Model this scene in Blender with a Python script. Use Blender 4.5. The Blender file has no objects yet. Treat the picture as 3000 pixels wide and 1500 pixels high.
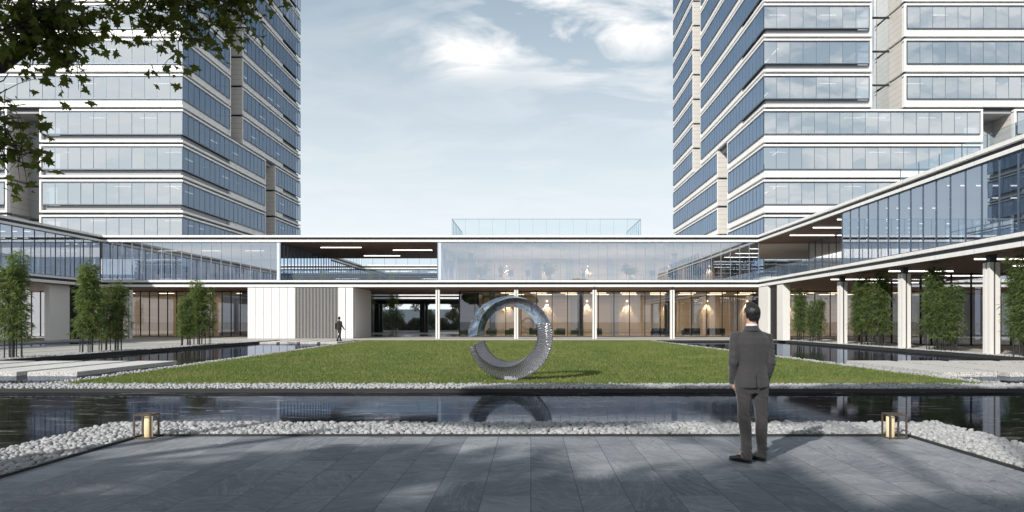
import bpy, math, random
import numpy as np
from mathutils import Vector, Matrix, noise
R = math.radians
random.seed(7)
rng = np.random.default_rng(7)
S = bpy.context.scene
COL = S.collection

# ------------------------------------------------------------------ camera
cam = bpy.data.cameras.new("camera")
cam.sensor_width = 36.0
cam.lens = 24.0
cam.shift_x = -55 / 3000
cam.shift_y = 193 / 3000
cam.clip_start = 0.05
cam.clip_end = 6000
camo = bpy.data.objects.new("camera", cam)
camo.location = (0, 0, 1.6)
camo.rotation_euler = (R(90), 0, 0)
COL.objects.link(camo)
S.camera = camo
S.view_settings.view_transform = 'Standard'
S.view_settings.look = 'None'
S.view_settings.exposure = 0.0
S.view_settings.gamma = 1.0
S.view_settings.use_curve_mapping = False
S.cycles.transparent_max_bounces = 24
S.cycles.max_bounces = 8
S.cycles.glossy_bounces = 5
S.cycles.diffuse_bounces = 3
S.cycles.caustics_reflective = False
S.cycles.caustics_refractive = False
S.cycles.sample_clamp_indirect = 6.0
S.cycles.use_denoising = True

# ------------------------------------------------------------------ sun and sky
SUN_D = Vector((1.0, 1.35, -.98)).normalized()      # direction the light travels
EL = math.asin(-SUN_D.z)
TO = -SUN_D                                          # towards the sun
AZ = math.atan2(TO.x, TO.y)                          # clockwise from +Y
sun = bpy.data.lights.new("sun", 'SUN')
sun.energy = 5.0
sun.angle = R(1.1)
sun.color = (1.0, 0.955, 0.89)
suno = bpy.data.objects.new("sun", sun)
suno.rotation_euler = SUN_D.to_track_quat('-Z', 'Y').to_euler()
suno.location = (-40, -60, 60)
COL.objects.link(suno)

W = bpy.data.worlds.new("World")
S.world = W
W.use_nodes = True
nt = W.node_tree
nt.nodes.clear()
def wn(t, **k):
    n = nt.nodes.new(t)
    for a, b in k.items(): setattr(n, a, b)
    return n
def wm(op, a, b=None, c=None, clamp=False):
    n = wn('ShaderNodeMath', operation=op); n.use_clamp = clamp
    for i, x in enumerate((a, b, c)):
        if x is None: continue
        if isinstance(x, (int, float)): n.inputs[i].default_value = x
        else: nt.links.new(x, n.inputs[i])
    return n.outputs[0]
def wmix(f, a, b):
    n = wn('ShaderNodeMix', data_type='RGBA')
    for s, x in ((0, f), (6, a), (7, b)):
        if isinstance(x, (int, float)): n.inputs[s].default_value = x
        elif isinstance(x, tuple): n.inputs[s].default_value = (*x, 1)
        else: nt.links.new(x, n.inputs[s])
    return n.outputs[2]
sky = wn('ShaderNodeTexSky', sky_type='NISHITA')
sky.sun_disc = False
sky.sun_elevation = EL
sky.sun_rotation = AZ
sky.air_density = 1.0
sky.dust_density = 1.3
sky.ozone_density = 1.2
tc = wn('ShaderNodeTexCoord')
sep = wn('ShaderNodeSeparateXYZ')
nt.links.new(tc.outputs['Generated'], sep.inputs[0])
SKY_K = 0.085
skm = wn('ShaderNodeVectorMath', operation='SCALE')
nt.links.new(sky.outputs[0], skm.inputs[0]); skm.inputs['Scale'].default_value = SKY_K
zz = wm('MAXIMUM', sep.outputs[2], 0.0)
zq = wm('DIVIDE', zz, 0.36)
hz = wm('POWER', 2.718, wm('MULTIPLY', wm('MULTIPLY', zq, zq), -1.0))
hz = wm('MULTIPLY', hz, 0.99)
up = wmix(0.55, skm.outputs[0], (0.30, 0.46, 0.58))
base = wmix(hz, up, (0.90, 0.965, 1.0))
# thin broken cloud, projected on a plane above the place
invz = wm('DIVIDE', 1.0, wm('ADD', zz, 0.12))
cx = wm('MULTIPLY', sep.outputs[0], invz); cy = wm('MULTIPLY', sep.outputs[1], invz)
cmb = wn('ShaderNodeCombineXYZ')
nt.links.new(cx, cmb.inputs[0]); nt.links.new(cy, cmb.inputs[1])
n1 = wn('ShaderNodeTexNoise'); n1.inputs['Scale'].default_value = 2.4; n1.inputs['Detail'].default_value = 9
n1.inputs['Roughness'].default_value = 0.56; n1.inputs['Distortion'].default_value = 0.5
mp = wn('ShaderNodeMapping'); mp.inputs['Location'].default_value = (3.1, 0.4, 0.0); mp.inputs['Rotation'].default_value = (0, 0, 0.5)
mp.inputs['Scale'].default_value = (1.0, 1.5, 1)
nt.links.new(cmb.outputs[0], mp.inputs[0]); nt.links.new(mp.outputs[0], n1.inputs['Vector'])
cr = wn('ShaderNodeMapRange'); cr.inputs['From Min'].default_value = 0.43; cr.inputs['From Max'].default_value = 0.61
nt.links.new(n1.outputs[0], cr.inputs[0])
# one brighter bank of cloud stands to the north, high above the courtyard
def bank(cxx, cyy, sx, sy, rot):
    dx = wm('SUBTRACT', cx, cxx); dy = wm('SUBTRACT', cy, cyy)
    a = wm('ADD', wm('MULTIPLY', dx, math.cos(rot)), wm('MULTIPLY', dy, math.sin(rot)))
    b = wm('SUBTRACT', wm('MULTIPLY', dy, math.cos(rot)), wm('MULTIPLY', dx, math.sin(rot)))
    a = wm('MULTIPLY', a, 1 / sx); b = wm('MULTIPLY', b, 1 / sy)
    r2 = wm('ADD', wm('MULTIPLY', a, a), wm('MULTIPLY', b, b))
    return wm('POWER', 2.718, wm('MULTIPLY', r2, -1.0))
m = wm('ADD', wm('MULTIPLY', bank(-0.21, 1.90, 0.13, 0.12, 0.75), .85), wm('MULTIPLY', bank(0.25, 1.68, 0.32, 0.17, -0.40), 2.3))
m = wm('ADD', m, wm('MULTIPLY', bank(0.30, 2.15, 0.30, 0.20, 0.2), .35))
m = wm('ADD', m, wm('MULTIPLY', wm('LESS_THAN', sep.outputs[1], 0.0), 0.75))  # extra unseen cloud behind the viewer, added for the glass to reflect
m = wm('ADD', m, 0.07, clamp=True)
cf = wm('MULTIPLY', wm('MULTIPLY', cr.outputs[0], m), 1.7, clamp=True)
fin = wmix(cf, base, (1.02, 1.02, 1.02))
bg = wn('ShaderNodeBackground')
zen = wm('SUBTRACT', 1.0, wm('MULTIPLY', wm('SUBTRACT', zz, 0.45, clamp=True), 1.15), clamp=True)   # the sky deepens towards the zenith
dk = wn('ShaderNodeVectorMath', operation='SCALE'); nt.links.new(fin, dk.inputs[0]); nt.links.new(zen, dk.inputs['Scale'])
nt.links.new(dk.outputs[0], bg.inputs[0]); bg.inputs[1].default_value = 1.03
out = wn('ShaderNodeOutputWorld')
nt.links.new(bg.outputs[0], out.inputs[0])

# ------------------------------------------------------------------ material helpers
class MT:
    def __init__(s, name):
        s.m = bpy.data.materials.new(name); s.m.use_nodes = True
        s.t = s.m.node_tree; s.t.nodes.clear()
        s.o = s.t.nodes.new('ShaderNodeOutputMaterial')
    def n(s, t, **k):
        x = s.t.nodes.new(t)
        for a, b in k.items(): setattr(x, a, b)
        return x
    def link(s, a, b): s.t.links.new(a, b)
    def put(s, sock, x):
        if x is None: return
        if hasattr(x, 'links'): s.link(x, sock)
        elif isinstance(x, tuple) and len(x) == 3 and len(sock.default_value) == 4: sock.default_value = (*x, 1)
        else: sock.default_value = x
    def math(s, op, a, b=None, c=None, clamp=False):
        x = s.n('ShaderNodeMath', operation=op); x.use_clamp = clamp
        s.put(x.inputs[0], a); s.put(x.inputs[1], b); s.put(x.inputs[2], c)
        return x.outputs[0]
    def mix(s, f, a, b, bt='MIX'):
        x = s.n('ShaderNodeMix', data_type='RGBA', blend_type=bt)
        s.put(x.inputs[0], f); s.put(x.inputs[6], a); s.put(x.inputs[7], b)
        return x.outputs[2]
    def coord(s, sc=(1, 1, 1), rot=(0, 0, 0), loc=(0, 0, 0), kind='Object'):
        a = s.n('ShaderNodeTexCoord'); b = s.n('ShaderNodeMapping')
        s.link(a.outputs[kind], b.inputs[0])
        b.inputs['Scale'].default_value = sc; b.inputs['Rotation'].default_value = rot; b.inputs['Location'].default_value = loc
        return b.outputs[0]
    def geo(s): return s.n('ShaderNodeNewGeometry')
    def noise(s, v, sc, det=4, ro=.5, dist=0):
        x = s.n('ShaderNodeTexNoise'); s.put(x.inputs['Vector'], v)
        x.inputs['Scale'].default_value = sc; x.inputs['Detail'].default_value = det
        x.inputs['Roughness'].default_value = ro; x.inputs['Distortion'].default_value = dist
        return x.outputs[0]
    def ramp(s, f, stops):
        x = s.n('ShaderNodeValToRGB'); s.put(x.inputs[0], f)
        e = x.color_ramp.elements
        while len(e) < len(stops): e.new(0.5)
        for i, (p, c) in enumerate(stops):
            e[i].position = p; e[i].color = (*c, 1) if isinstance(c, tuple) else (c, c, c, 1)
        return x.outputs[0]
    def bump(s, h, st=.3, d=.01, nrm=None):
        x = s.n('ShaderNodeBump'); x.inputs['Strength'].default_value = st; x.inputs['Distance'].default_value = d
        s.put(x.inputs['Height'], h)
        if nrm is not None: s.put(x.inputs['Normal'], nrm)
        return x.outputs[0]
    def pbr(s, col, rough=.5, metal=0., nrm=None, spec=.5, emi=None, es=0., trans=0.):
        x = s.n('ShaderNodeBsdfPrincipled')
        s.put(x.inputs['Base Color'], col); s.put(x.inputs['Roughness'], rough); s.put(x.inputs['Metallic'], metal)
        s.put(x.inputs['Specular IOR Level'], spec)
        if nrm is not None: s.put(x.inputs['Normal'], nrm)
        if emi is not None: s.put(x.inputs['Emission Color'], emi); x.inputs['Emission Strength'].default_value = es
        return x.outputs[0]
    def mixs(s, f, a, b):
        x = s.n('ShaderNodeMixShader'); s.put(x.inputs[0], f); s.link(a, x.inputs[1]); s.link(b, x.inputs[2])
        return x.outputs[0]
    def done(s, sh):
        s.link(sh, s.o.inputs[0]); return s.m

def simple(name, col, rough=.5, metal=0., var=.12, sc=3., bump=0., bsc=40., spec=.5):
    t = MT(name); v = t.coord()
    f = t.noise(v, sc, 5, .6)
    c1 = tuple(x * (1 - var) for x in col); c2 = tuple(min(1, x * (1 + var)) for x in col)
    c = t.mix(f, c1, c2)
    nr = t.bump(t.noise(v, bsc, 4, .6), bump, .01) if bump else None
    return t.done(t.pbr(c, rough, metal, nr, spec))

def emissive(name, col, st):
    t = MT(name); return t.done(t.pbr((.8, .8, .8), .5, emi=col, es=st))

def glass(name, tint, refl, r0, rough=0.01, wob=.25, gl=None):
    t = MT(name)
    v = t.coord(kind='Object')
    nr = t.bump(t.noise(v, .35, 2, .5), wob, .02) if wob else None
    tr = t.n('ShaderNodeBsdfTransparent'); t.put(tr.inputs[0], tint)
    g = t.n('ShaderNodeBsdfGlossy'); t.put(g.inputs[0], refl); g.inputs['Roughness'].default_value = rough
    if nr is not None: t.put(g.inputs['Normal'], nr)
    lw = t.n('ShaderNodeFresnel'); lw.inputs[0].default_value = 1.5
    f = t.math('MULTIPLY_ADD', lw.outputs[0], 1 - r0, r0, clamp=True)
    return t.done(t.mixs(f, tr.outputs[0], g.outputs[0]))

M = {}
def white_panel():
    t = MT('white_metal'); v = t.coord(); s_ = t.n('ShaderNodeSeparateXYZ'); t.link(v, s_.inputs[0])
    q = t.math('FRACT', t.math('DIVIDE', t.math('ADD', s_.outputs[0], s_.outputs[1]), 2.98))
    ln = t.math('LESS_THAN', q, .006)
    st = t.noise(t.coord((1.6, 1.6, .25)), 2.2, 5, .65); dirt = t.ramp(st, [(.40, 0.0), (.75, .5)])
    c = t.mix(dirt, (.80, .80, .795), (.62, .615, .60)); c = t.mix(ln, c, (.25, .25, .26))
    return t.done(t.pbr(c, t.math('MULTIPLY_ADD', dirt, .3, .35)))
M['white'] = white_panel()
M['white2'] = simple('white_cladding', (.74, .73, .71), .45, 0, .04, .8)
M['grey'] = simple('grey_panel', (.30, .31, .33), .45, 0, .06)
M['gap'] = simple('dark_reveal', (.026, .032, .044), .4, .2, .1)
M['dark'] = simple('dark_metal', (.035, .037, .042), .4, .4, .15)
M['black'] = simple('black_steel', (.012, .013, .015), .35, .3, .2)
M['mull'] = simple('mullion_metal', (.10, .13, .17), .4, .5, .1)
M['mull_l'] = simple('mullion_metal_light', (.32, .37, .43), .35, .5, .1)
M['slab'] = simple('interior_slab', (.34, .35, .37), .6, 0, .08)
M['core'] = simple('interior_wall', (.42, .44, .46), .7, 0, .25, .3)
M['ceil'] = simple('pale_ceiling', (.62, .62, .60), .7, 0, .05)
M['gfin'] = simple('glass_fin', (.58, .64, .72), .3, 0, .08)
M['light'] = emissive('lamp_white', (1, .95, .88), 5.0)
M['lightd'] = emissive('lamp_soft', (1, .96, .9), 1.7)
M['lightw'] = emissive('lamp_warm', (1, .80, .55), 6.0)
M['tglassF'] = glass('tower_glass_front', (.55, .60, .65), (.90, .96, 1.0), .64, .015, .3)  # fronts: the bright sky they face is put into the reflection colour
M['tglassS'] = glass('tower_glass_side', (.38, .42, .48), (.31, .385, .49), .50, .015, .3)  # same glass, darkened in colour for sides that face dimmer sky
M['pglass'] = glass('pavilion_glass', (.70, .76, .84), (.78, .87, 1.0), .45, .005, .08)
M['gglass'] = glass('lobby_glass', (.80, .80, .80), (.85, .9, 1.0), .13, .005, .06)
M['rail'] = glass('railing_glass', (.80, .88, .92), (.8, .9, 1.0), .10, .01, 0)
M['roofglass'] = glass('roof_box_glass', (.86, .93, .95), (.85, .93, 1.0), .10, .01, 0)

def louvre_wood():
    t = MT('wood_soffit'); v = t.coord((1, 1, 1))
    g = t.noise(t.coord((.4, 14, 14)), 1.0, 5, .6)
    w = t.n('ShaderNodeTexWave', wave_type='BANDS', bands_direction='Y'); t.put(w.inputs[0], v)
    w.inputs['Scale'].default_value = 2.2; w.inputs['Distortion'].default_value = 0
    c = t.mix(g, (.15, .078, .052), (.24, .13, .088))
    line = t.ramp(w.outputs[0], [(0.0, .45), (.12, 1.0)])
    c = t.mix(1.0, c, line, 'MULTIPLY')
    return t.done(t.pbr(c, .5))
M['wood'] = louvre_wood()

def stone_wall():
    t = MT('travertine_panels')
    gz = t.coord()
    s = t.n('ShaderNodeSeparateXYZ'); t.link(gz, s.inputs[0])
    cb = t.n('ShaderNodeCombineXYZ'); t.link(s.outputs[0], cb.inputs[0]); t.link(s.outputs[2], cb.inputs[1])
    b = t.n('ShaderNodeTexBrick'); t.link(cb.outputs[0], b.inputs[0])
    b.offset = 0; b.inputs['Scale'].default_value = 1; b.inputs['Brick Width'].default_value = 1.5; b.inputs['Row Height'].default_value = .75
    b.inputs['Mortar Size'].default_value = .012
    b.inputs['Color1'].default_value = (.42, .34, .26, 1); b.inputs['Color2'].default_value = (.50, .41, .31, 1); b.inputs['Mortar'].default_value = (.2, .17, .14, 1)
    st = t.noise(t.coord((.5, .5, 6)), 2., 5, .6)
    c = t.mix(.25, b.outputs[0], t.mix(st, (.38, .31, .24), (.66, .57, .46)))
    return t.done(t.pbr(c, .45))
M['travertine'] = stone_wall()

def cladding_lines(name, col, pitch=.69):
    t = MT(name); v = t.coord()
    s = t.n('ShaderNodeSeparateXYZ'); t.link(v, s.inputs[0])
    fr = t.math('FRACT', t.math('DIVIDE', s.outputs[2], pitch))
    ln = t.math('LESS_THAN', fr, .045)
    nz = t.noise(v, 1.2, 4, .6)
    c = t.mix(nz, tuple(x * .92 for x in col), tuple(x * 1.06 for x in col))
    c = t.mix(ln, c, tuple(x * .35 for x in col))
    return t.done(t.pbr(c, .5))
M['clad'] = cladding_lines('notch_cladding', (.60, .58, .55))

def terrace():
    t = MT('slate_paving')
    v = t.coord((1, 1, 1), (0, 0, R(90)))
    b = t.n('ShaderNodeTexBrick'); t.put(b.inputs[0], v); b.offset = .5; b.offset_frequency = 2
    b.inputs['Scale'].default_value = 1; b.inputs['Brick Width'].default_value = 1.05; b.inputs['Row Height'].default_value = .445
    b.inputs['Mortar Size'].default_value = .0042; b.inputs['Mortar Smooth'].default_value = .1; b.inputs['Bias'].default_value = 0
    b.inputs['Color1'].default_value = (0, 0, 0, 1); b.inputs['Color2'].default_value = (1, 1, 1, 1); b.inputs['Mortar'].default_value = (.5, .5, .5, 1)
    # each slab gets its own vein direction and tone
    off = t.n('ShaderNodeVectorMath', operation='SCALE'); t.link(b.outputs[0], off.inputs[0]); off.inputs['Scale'].default_value = 37.0
    add = t.n('ShaderNodeVectorMath', operation='ADD'); t.link(v, add.inputs[0]); t.link(off.outputs[0], add.inputs[1])
    vr = t.n('ShaderNodeVectorRotate', rotation_type='Z_AXIS'); t.link(add.outputs[0], vr.inputs['Vector']); t.link(t.math('MULTIPLY', t.math('SINE', t.math('MULTIPLY', b.outputs[0], 57.0)), 1.1), vr.inputs['Angle'])
    mp = t.n('ShaderNodeMapping'); t.link(vr.outputs[0], mp.inputs[0]); mp.inputs['Scale'].default_value = (.8, 4.2, 1)
    n1 = t.noise(mp.outputs[0], 1.7, 9, .66, .35)
    vein = t.ramp(n1, [(.43, 0.0), (.488, .15), (.5, 1.0), (.512, .15), (.57, 0.0)])
    n2 = t.noise(mp.outputs[0], 5.5, 8, .7, .2)
    dv = t.ramp(n2, [(.36, 1.0), (.42, 0.0)])
    tone = t.mix(b.outputs[0], (.15, .165, .195), (.37, .39, .42))
    tone = t.mix(t.ramp(n1, [(.3, 0.0), (.7, .6)]), tone, (.27, .285, .31))
    st2 = t.noise(t.coord((.35, .5, 1)), 1.6, 6, .7, .6); tone = t.mix(t.ramp(st2, [(.42, .45), (.62, 0.0)]), tone, (.11, .125, .15))
    tone = t.mix(t.math('MULTIPLY', dv, .8), tone, (.085, .09, .10))
    tone = t.mix(t.math('MULTIPLY', vein, .45), tone, (.50, .52, .54))
    tone = t.mix(t.math('MULTIPLY', b.outputs['Fac'], .7), tone, (.045, .06, .07))
    rg = t.ramp(n2, [(.3, .5), (.7, .7)])
    h = t.math('ADD', t.math('MULTIPLY', n2, .6), t.math('MULTIPLY', t.noise(v, 60, 3, .6), .25))
    h = t.math('SUBTRACT', h, t.math('MULTIPLY', b.outputs['Fac'], 1.2))
    return t.done(t.pbr(tone, rg, 0, t.bump(h, .6, .010), .08))
M['slate'] = terrace()

def water(name, fr=.85, rip=.05, bed1=(.009, .008, .008), bed2=(.036, .034, .034)):
    t = MT(name); v = t.coord()
    n1 = t.noise(t.coord((.35, 1.6, 1), (0, 0, R(12))), 2.6, 10, .68, 1.2)
    bed = t.ramp(n1, [(.40, bed1), (.58, bed2), (.63, (.24, .235, .23)), (.66, bed2), (.72, bed1)])
    d0 = t.n('ShaderNodeBsdfDiffuse'); t.put(d0.inputs[0], bed); d = d0.outputs[0]
    g = t.n('ShaderNodeBsdfGlossy'); t.put(g.inputs[0], (.66, .76, .95)); g.inputs['Roughness'].default_value = .05
    nr = t.bump(t.noise(t.coord((1, 2.2, 1)), 3.0, 3, .5), rip, .02)
    t.put(g.inputs['Normal'], nr)
    f = t.n('ShaderNodeFresnel'); f.inputs[0].default_value = 1.33
    ff = t.math('MULTIPLY', f.outputs[0], fr, clamp=True)
    return t.done(t.mixs(ff, d, g.outputs[0]))
M['water'] = water('pool_water', .50, .03)
M['pond'] = water('pond_water', .62, .03, (.010, .009, .009), (.028, .025, .023))

def lawn_soil():
    t = MT('lawn_turf'); v = t.coord()
    n = t.noise(v, 5, 6, .7); n2 = t.noise(v, 45, 4, .7); n3 = t.noise(v, .5, 3, .5)
    c = t.mix(n, (.045, .090, .014), (.10, .16, .03)); c = t.mix(t.math('MULTIPLY', n2, .5), c, (.11, .15, .045))
    c = t.mix(t.ramp(n3, [(.35, 0.), (.7, .6)]), c, (.13, .15, .05))
    return t.done(t.pbr(c, .9, 0, t.bump(n2, .8, .04), .1))
M['turf'] = lawn_soil()
def leaf(name, c1, c2, tr=.35, rough=.5, sc=.9, patch=None):
    t = MT(name); g = t.geo()
    w = t.n('ShaderNodeTexWhiteNoise', noise_dimensions='3D')
    sn = t.n('ShaderNodeVectorMath', operation='SNAP'); t.link(g.outputs['Position'], sn.inputs[0]); sn.inputs[1].default_value = (.09, .09, .09)
    t.link(sn.outputs[0], w.inputs[0])
    n = t.noise(g.outputs['Position'], sc, 3, .5)
    f = t.math('ADD', t.math('MULTIPLY', w.outputs[0], .5), t.math('MULTIPLY', n, .5))
    c = t.mix(f, c1, c2)
    if patch: c = t.mix(t.ramp(t.noise(t.coord((1, 1, 1), kind='Object'), .42, 5, .65), [(.45, 0.), (.68, .75)]), c, patch)
    p = t.pbr(c, rough, 0, None, .35)
    tl = t.n('ShaderNodeBsdfTranslucent'); t.link(t.mix(.5, c, (c2[0] * 1.6, c2[1] * 1.6, c2[2] * .8)), tl.inputs[0])
    return t.done(t.mixs(tr, p, tl.outputs[0]))
M['grass'] = leaf('grass_blade', (.050, .100, .022), (.23, .28, .085), .3, .6, .45, (.26, .25, .09))
M['bleaf'] = leaf('bamboo_leaf', (.055, .100, .033), (.20, .26, .10), .5)
M['mleaf'] = leaf('maple_leaf', (.040, .060, .014), (.15, .18, .035), .55)
M['pleaf'] = leaf('house_plant_leaf', (.05, .11, .03), (.12, .22, .06), .3)
M['rleaf'] = leaf('autumn_leaf', (.14, .09, .03), (.25, .14, .07), .3)
M['tleaf'] = leaf('tree_leaf', (.12, .14, .10), (.28, .30, .24), .35)
M['stem'] = simple('bamboo_stem', (.075, .085, .035), .45, 0, .4, 4)
M['stemd'] = simple('dark_bamboo_stem', (.02, .022, .016), .45, 0, .4, 4)
M['bark'] = simple('bark', (.06, .048, .036), .9, 0, .4, 9, .8, 25)
M['pebble'] = simple('white_pebble', (.35, .355, .365), .6, 0, .42, 7, .25, 60)
M['gravel'] = simple('white_gravel', (.50, .50, .49), .8, 0, .35, 30, .8, 50)
M['kerb'] = simple('dark_kerb', (.034, .036, .036), .6, .0, .2, 2, spec=.2)
M['ground'] = simple('pale_ground', (.24, .235, .22), .8, 0, .12, .2)
M['path'] = simple('light_concrete', (.40, .39, .37), .7, 0, .08, .7, .1)
M['floor'] = simple('lobby_floor', (.34, .31, .27), .12, 0, .06, .5)
def granite():
    t = MT('speckled_granite'); v = t.coord()
    n = t.noise(v, 28, 3, .7)
    g = t.geo(); s = t.n('ShaderNodeSeparateXYZ'); t.link(g.outputs['Normal'], s.inputs[0])
    side = t.math('LESS_THAN', s.outputs[2], .5)
    sp = t.ramp(n, [(.50, 0.0), (.56, 1.0)])
    sp2 = t.math('MULTIPLY', sp, t.math('MULTIPLY_ADD', side, .55, .18))
    c = t.mix(sp2, (.60, .59, .57), (.10, .10, .105))
    return t.done(t.pbr(c, .55, 0, t.bump(n, .25, .01)))
M['granite'] = granite()
M['bronze'] = simple('bronze_frame', (.13, .10, .082), .42, .6, .1, 8)
_t = MT('candle_wax'); M['candle'] = _t.done(_t.pbr((.62, .50, .30), .5, emi=(1.0, .78, .45), es=.22))
M['sofa'] = simple('dark_green_fabric', (.040, .052, .045), .85, 0, .15, 12)
M['cream'] = simple('cream_fabric', (.55, .50, .44), .8, 0, .08, 12)
M['pot'] = simple('planter_white', (.62, .62, .60), .5, 0, .05)
M['chair'] = simple('chair_grey', (.24, .26, .29), .6, 0, .1)

def polished():
    t = MT('polished_steel'); v = t.coord()
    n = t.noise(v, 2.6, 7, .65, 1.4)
    c = t.ramp(n, [(.38, (.46, .54, .64)), (.52, (.26, .32, .41)), (.575, (.10, .09, .085)), (.60, (.22, .19, .17)), (.66, (.07, .065, .065))])  # blue tones put reflected sky into the colour, dark ones are dirt
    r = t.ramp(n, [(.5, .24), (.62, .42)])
    return t.done(t.pbr(c, r, .92, t.bump(t.noise(v, 6, 3, .5), .12, .02)))
M['steel'] = polished()
def carved():
    t = MT('carved_steel'); v = t.coord()
    g = t.geo(); pt = t.ramp(g.outputs['Pointiness'], [(.46, (.03, .031, .035)), (.50, (.20, .21, .23)), (.55, (.56, .60, .66))])
    n = t.noise(v, 9, 5, .6)
    c = t.mix(t.math('MULTIPLY', n, .4), pt, (.30, .30, .32))
    return t.done(t.pbr(c, .40, .70, t.bump(t.noise(v, 40, 3, .5), .1, .01)))
M['carved'] = carved()
def cloth(name, c1, c2, rough=.8):
    t = MT(name); v = t.coord()
    wv = t.noise(t.coord((120, 120, 30)), 2, 3, .6)
    c = t.mix(wv, c1, c2)
    h = t.math('ADD', t.math('MULTIPLY', wv, .3), t.math('MULTIPLY', t.noise(t.coord((9, 9, 3)), 1, 4, .6, 1.0), 1.))
    p = t.n('ShaderNodeBsdfPrincipled'); t.put(p.inputs['Base Color'], c); p.inputs['Roughness'].default_value = rough
    p.inputs['Sheen Weight'].default_value = .25; t.put(p.inputs['Normal'], t.bump(h, .5, .012)); p.inputs['Specular IOR Level'].default_value = .25
    return t.done(p.outputs[0])
M['suit'] = cloth('grey_wool', (.026, .026, .028), (.052, .051, .054))
M['trouser'] = cloth('grey_trouser_wool', (.026, .025, .027), (.050, .048, .051))
M['blacksuit'] = cloth('black_wool', (.012, .012, .014), (.022, .022, .025))
M['shirt'] = cloth('white_cotton', (.62, .62, .64), (.72, .72, .73))
M['denim'] = cloth('pale_denim', (.16, .22, .30), (.22, .29, .37))
M['navy'] = cloth('navy_cloth', (.02, .03, .06), (.035, .045, .08))
def skin():
    t = MT('skin'); v = t.coord()
    n = t.noise(v, 30, 4, .6)
    p = t.n('ShaderNodeBsdfPrincipled'); t.put(p.inputs['Base Color'], t.mix(n, (.46, .25, .18), (.55, .32, .24)))
    p.inputs['Roughness'].default_value = .5; p.inputs['Subsurface Weight'].default_value = .12
    p.inputs['Subsurface Radius'].default_value = (.02, .008, .004); p.inputs['Subsurface Scale'].default_value = .5
    return t.done(p.outputs[0])
M['skin'] = skin()
def hairm():
    t = MT('black_hair')
    n = t.noise(t.coord((90, 90, 14)), 1.5, 4, .6, .5)
    return t.done(t.pbr(t.mix(n, (.006, .006, .007), (.03, .028, .028)), .38, 0, t.bump(n, .8, .006)))
M['hair'] = hairm()
M['leather'] = simple('black_leather', (.012, .011, .011), .22, 0, .2, 20, .1, 30)

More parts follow.
